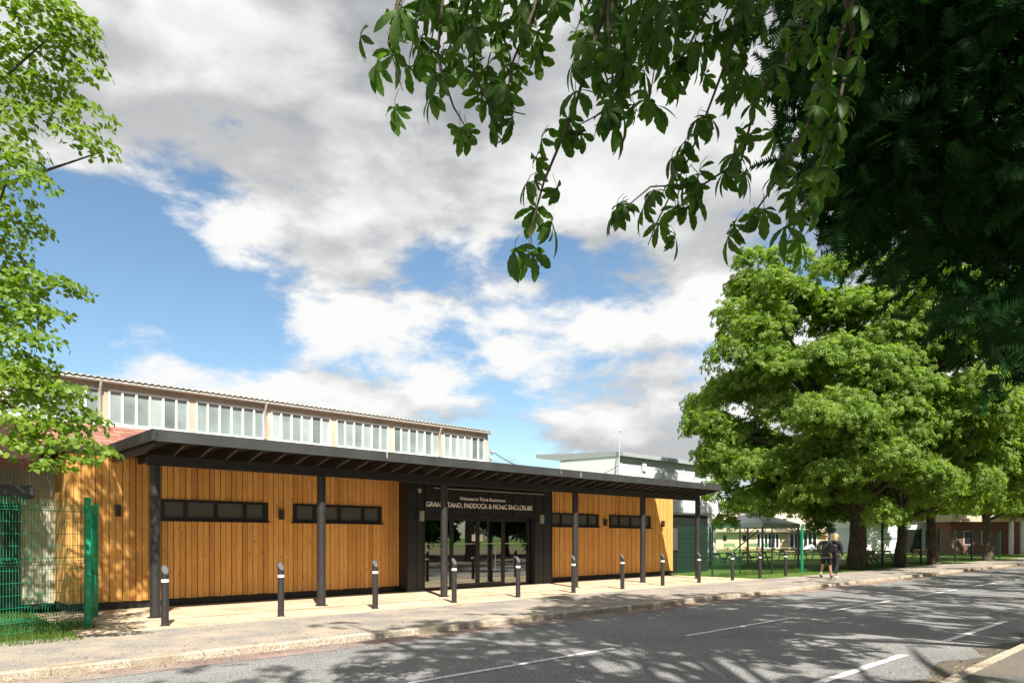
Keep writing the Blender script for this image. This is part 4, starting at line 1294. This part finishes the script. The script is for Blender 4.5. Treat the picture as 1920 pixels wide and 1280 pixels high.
# horse chestnut over the camera with its hanging bough
NC = empty('overhanging_chestnut', (0, 0, 0))
tag(NC, 'horse chestnut on the near side with a bough of large leaves hanging overhead', 'tree')
cl, rs = crown_clumps((4.2, .4, 10.2), (4.6, 4.6, 3.6), 95, .7, 1.3, .4, -.75)
P, Nn = clump_points(cl, rs, 9, .6, .5, .5)
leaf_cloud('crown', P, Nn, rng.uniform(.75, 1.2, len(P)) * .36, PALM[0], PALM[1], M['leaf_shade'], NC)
limbs((4.6, -.4, 0), (4.4, -.1, 6.5), .42, cl, 40).build('trunk', M['bark'], NC)
def leaflet(L, w, serr, fold):
    """obovate toothed leaflet along +y from the origin, returns verts, tris"""
    n = 9; rows = []
    for i in range(n + 1):
        t = i / n
        ww = w * (math.sin(math.pi * min(1, t ** 1.5 * .96 + .02)) ** .8) * (1 if t < 1 else 0)
        ww *= 1 + (serr if i % 2 else -serr)
        z = -.32 * L * t * t
        rows.append([(-ww, L * t - .02 * L * (i % 2), z + fold * ww), (0, L * t, z), (ww, L * t - .02 * L * (i % 2), z + fold * ww)])
    v = [p for r in rows for p in r]; f = []
    for i in range(n):
        a = 3 * i
        f += [(a, a + 1, a + 4, a + 3), (a + 1, a + 2, a + 5, a + 4)]
    return v, f
near_leaf = []
for k in range(8):
    mb = MB(); nl = random.choice((5, 6, 7, 7))
    for i in range(nl):
        a = R(-105 + 210 * i / (nl - 1) + random.uniform(-9, 9)); L = (.205 - .07 * abs(i - (nl - 1) / 2) / ((nl - 1) / 2)) * random.uniform(.82, 1.1)
        v, f = leaflet(L, L * random.uniform(.15, .2), .09, random.uniform(.15, .5))
        dr = random.uniform(.1, .75)
        m = Matrix.Rotation(-a, 3, 'Z') @ Matrix.Rotation(-dr, 3, 'X') @ Matrix.Rotation(random.uniform(-.5, .5), 3, 'Y')
        mb.add([tuple(m @ Vector(p)) for p in v], f, True)
    v, f = tube_arr([(0, 0, 0), (0, -.05, .015), (0, -.12, .0)], [.0028, .0024, .002], 4); mb.add(v, f, True)
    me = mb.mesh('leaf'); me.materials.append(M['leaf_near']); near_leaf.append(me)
tw = [  # twigs as photo pixels with depth
    [(1175, -120, 4.6), (1120, 60, 4.4), (1075, 210, 4.2), (1020, 340, 4.1), (995, 430, 4.05), (990, 480, 4.0)],
    [(960, -120, 4.5), (890, 20, 4.3), (888, 140, 4.2), (920, 200, 4.2), (985, 215, 4.2)],
    [(800, -120, 4.4), (745, 10, 4.2), (728, 80, 4.1), (755, 170, 4.1)],
    [(1290, -120, 4.6), (1240, 20, 4.4), (1215, 110, 4.3), (1150, 200, 4.2), (1085, 235, 4.2)],
    [(1150, -120, 4.3), (1140, 40, 4.2), (1150, 160, 4.2), (1130, 265, 4.2)],
    [(1030, -120, 4.5), (1000, 20, 4.4), (960, 120, 4.3), (940, 250, 4.3)],
    [(870, -120, 4.4), (830, 0, 4.3), (820, 110, 4.2), (850, 200, 4.2), (880, 250, 4.2)],
    [(1560, -120, 5.2), (1490, 90, 5.0), (1420, 180, 4.8), (1390, 300, 4.7), (1320, 345, 4.6), (1220, 350, 4.5), (1160, 400, 4.5)],
    [(1620, -60, 5.2), (1540, 180, 5.0), (1470, 320, 4.8), (1400, 420, 4.7), (1375, 440, 4.7)],
    [(1600, 60, 5.2), (1560, 260, 5.0), (1500, 400, 4.9), (1470, 465, 4.8)],
    [(1360, -120, 4.7), (1330, 10, 4.5), (1290, 90, 4.5), (1250, 140, 4.5)],
    [(1440, -120, 4.9), (1400, 20, 4.8), (1360, 120, 4.7), (1330, 200, 4.7), (1290, 300, 4.6), (1230, 420, 4.5), (1215, 460, 4.5)]]
root_pt = Vector((3.6, 1.4, 6.6))
limb_mb = MB()
limb_mb.tube([Vector((4.4, -.1, 6.2)), root_pt, px(1250, -330, 4.6), px(1130, -230, 4.5), px(900, -180, 4.4), px(780, -150, 4.4)], [.13, .10, .07, .05, .035, .02], 8)
limb_mb.tube([root_pt, px(1500, -320, 4.9), px(1560, -120, 5.2), px(1600, 60, 5.2)], [.10, .06, .035, .015], 8)
BR = limb_mb.build('bough', M['bark'], NC)
def hang_leaves(tw, BR, cap, s0, s1):
  nleaf = 0
  for ti, t in enumerate(tw):
      pts = [px(*p) for p in t]
      MB().tube(pts, [.014 - .011 * i / (len(pts) - 1) for i in range(len(pts))], 6).build('twig', M['bark'], NC)
      for i in range(len(pts) - 1):
          a, b = pts[i], pts[i + 1]; L = (b - a).length
          m = max(1, int(L / .088))
          for j in range(m):
              if nleaf >= cap: break
              p = a.lerp(b, (j + random.random()) / m)
              if i == 0 and j < m // 3: continue
              az = random.uniform(0, 6.283)
              off = Vector((math.cos(az), math.sin(az) * .8, random.uniform(-.7, .25))) * random.uniform(.07, .17)
              o = link('leaf', random.choice(near_leaf), None, BR)
              # blade hangs: leaf +y axis points outward and down
              d = (Vector((off.x, off.y, 0)).normalized() * .55 + Vector((0, 0, -1.0 + random.uniform(-.25, .5)))).normalized()
              nrm = (Vector((off.x, off.y, 0)).normalized() + Vector((random.uniform(-.4, .4), random.uniform(-.4, .4), .5))).normalized()
              x = d.cross(nrm).normalized(); n2 = x.cross(d)
              mt = Matrix((x, d, n2)).transposed().to_4x4(); mt.translation = p + off
              o.matrix_local = mt
              sc = random.uniform(s0, s1); o.scale = (sc, sc, sc)
              nleaf += 1
hang_leaves(tw, BR, 285, .68, 1.02)
limb2 = MB().tube([px(1250, -335, 4.6), px(1180, -150, 4.9), px(1000, -110, 4.9), px(820, -90, 4.8)], [.06, .04, .03, .012], 8)
BR2 = limb2.build('bough', M['bark'], NC)
tw2 = []
for k in range(17):
    x = 775 + 39 * k + random.uniform(-15, 15); e_ = random.uniform(30, 175) + (40 if 1050 < x < 1330 else 0)
    tw2.append([(x + random.uniform(20, 60), -110, 4.9), (x + 15, -20, 4.8), (x - random.uniform(0, 40), e_, 4.7)])
hang_leaves(tw2, BR2, 230, .6, 1.0)

# the rest of the near-side row, shading the road
for i, (s, d, rr) in enumerate(((9, -18.3, 3.6), (17.5, -17.3, 4.3), (26, -17.2, 4.4), (35, -17.5, 4.6), (45, -17.5, 4.6), (56, -17.5, 4.8), (-9, -19.5, 4.0))):
    w = W(s, d)
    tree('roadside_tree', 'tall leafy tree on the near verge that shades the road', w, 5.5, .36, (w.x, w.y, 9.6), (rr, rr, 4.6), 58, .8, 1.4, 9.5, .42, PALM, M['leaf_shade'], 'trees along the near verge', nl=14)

# dense belt of trees behind the near verge
for i in range(9):
    s = 6 + i * 8.5; w = W(s, -29 - (i % 2) * 3)
    tree('belt_tree', 'dense leafy tree in the belt behind the near verge', w, 4, .35, (w.x, w.y, 6.2), (5.6, 5.6, 6.0), 60, 1.3, 2.2, 11, .8, PALM, M['leaf_shade'], 'tree belt behind the near verge', nl=8, zcut=-1)
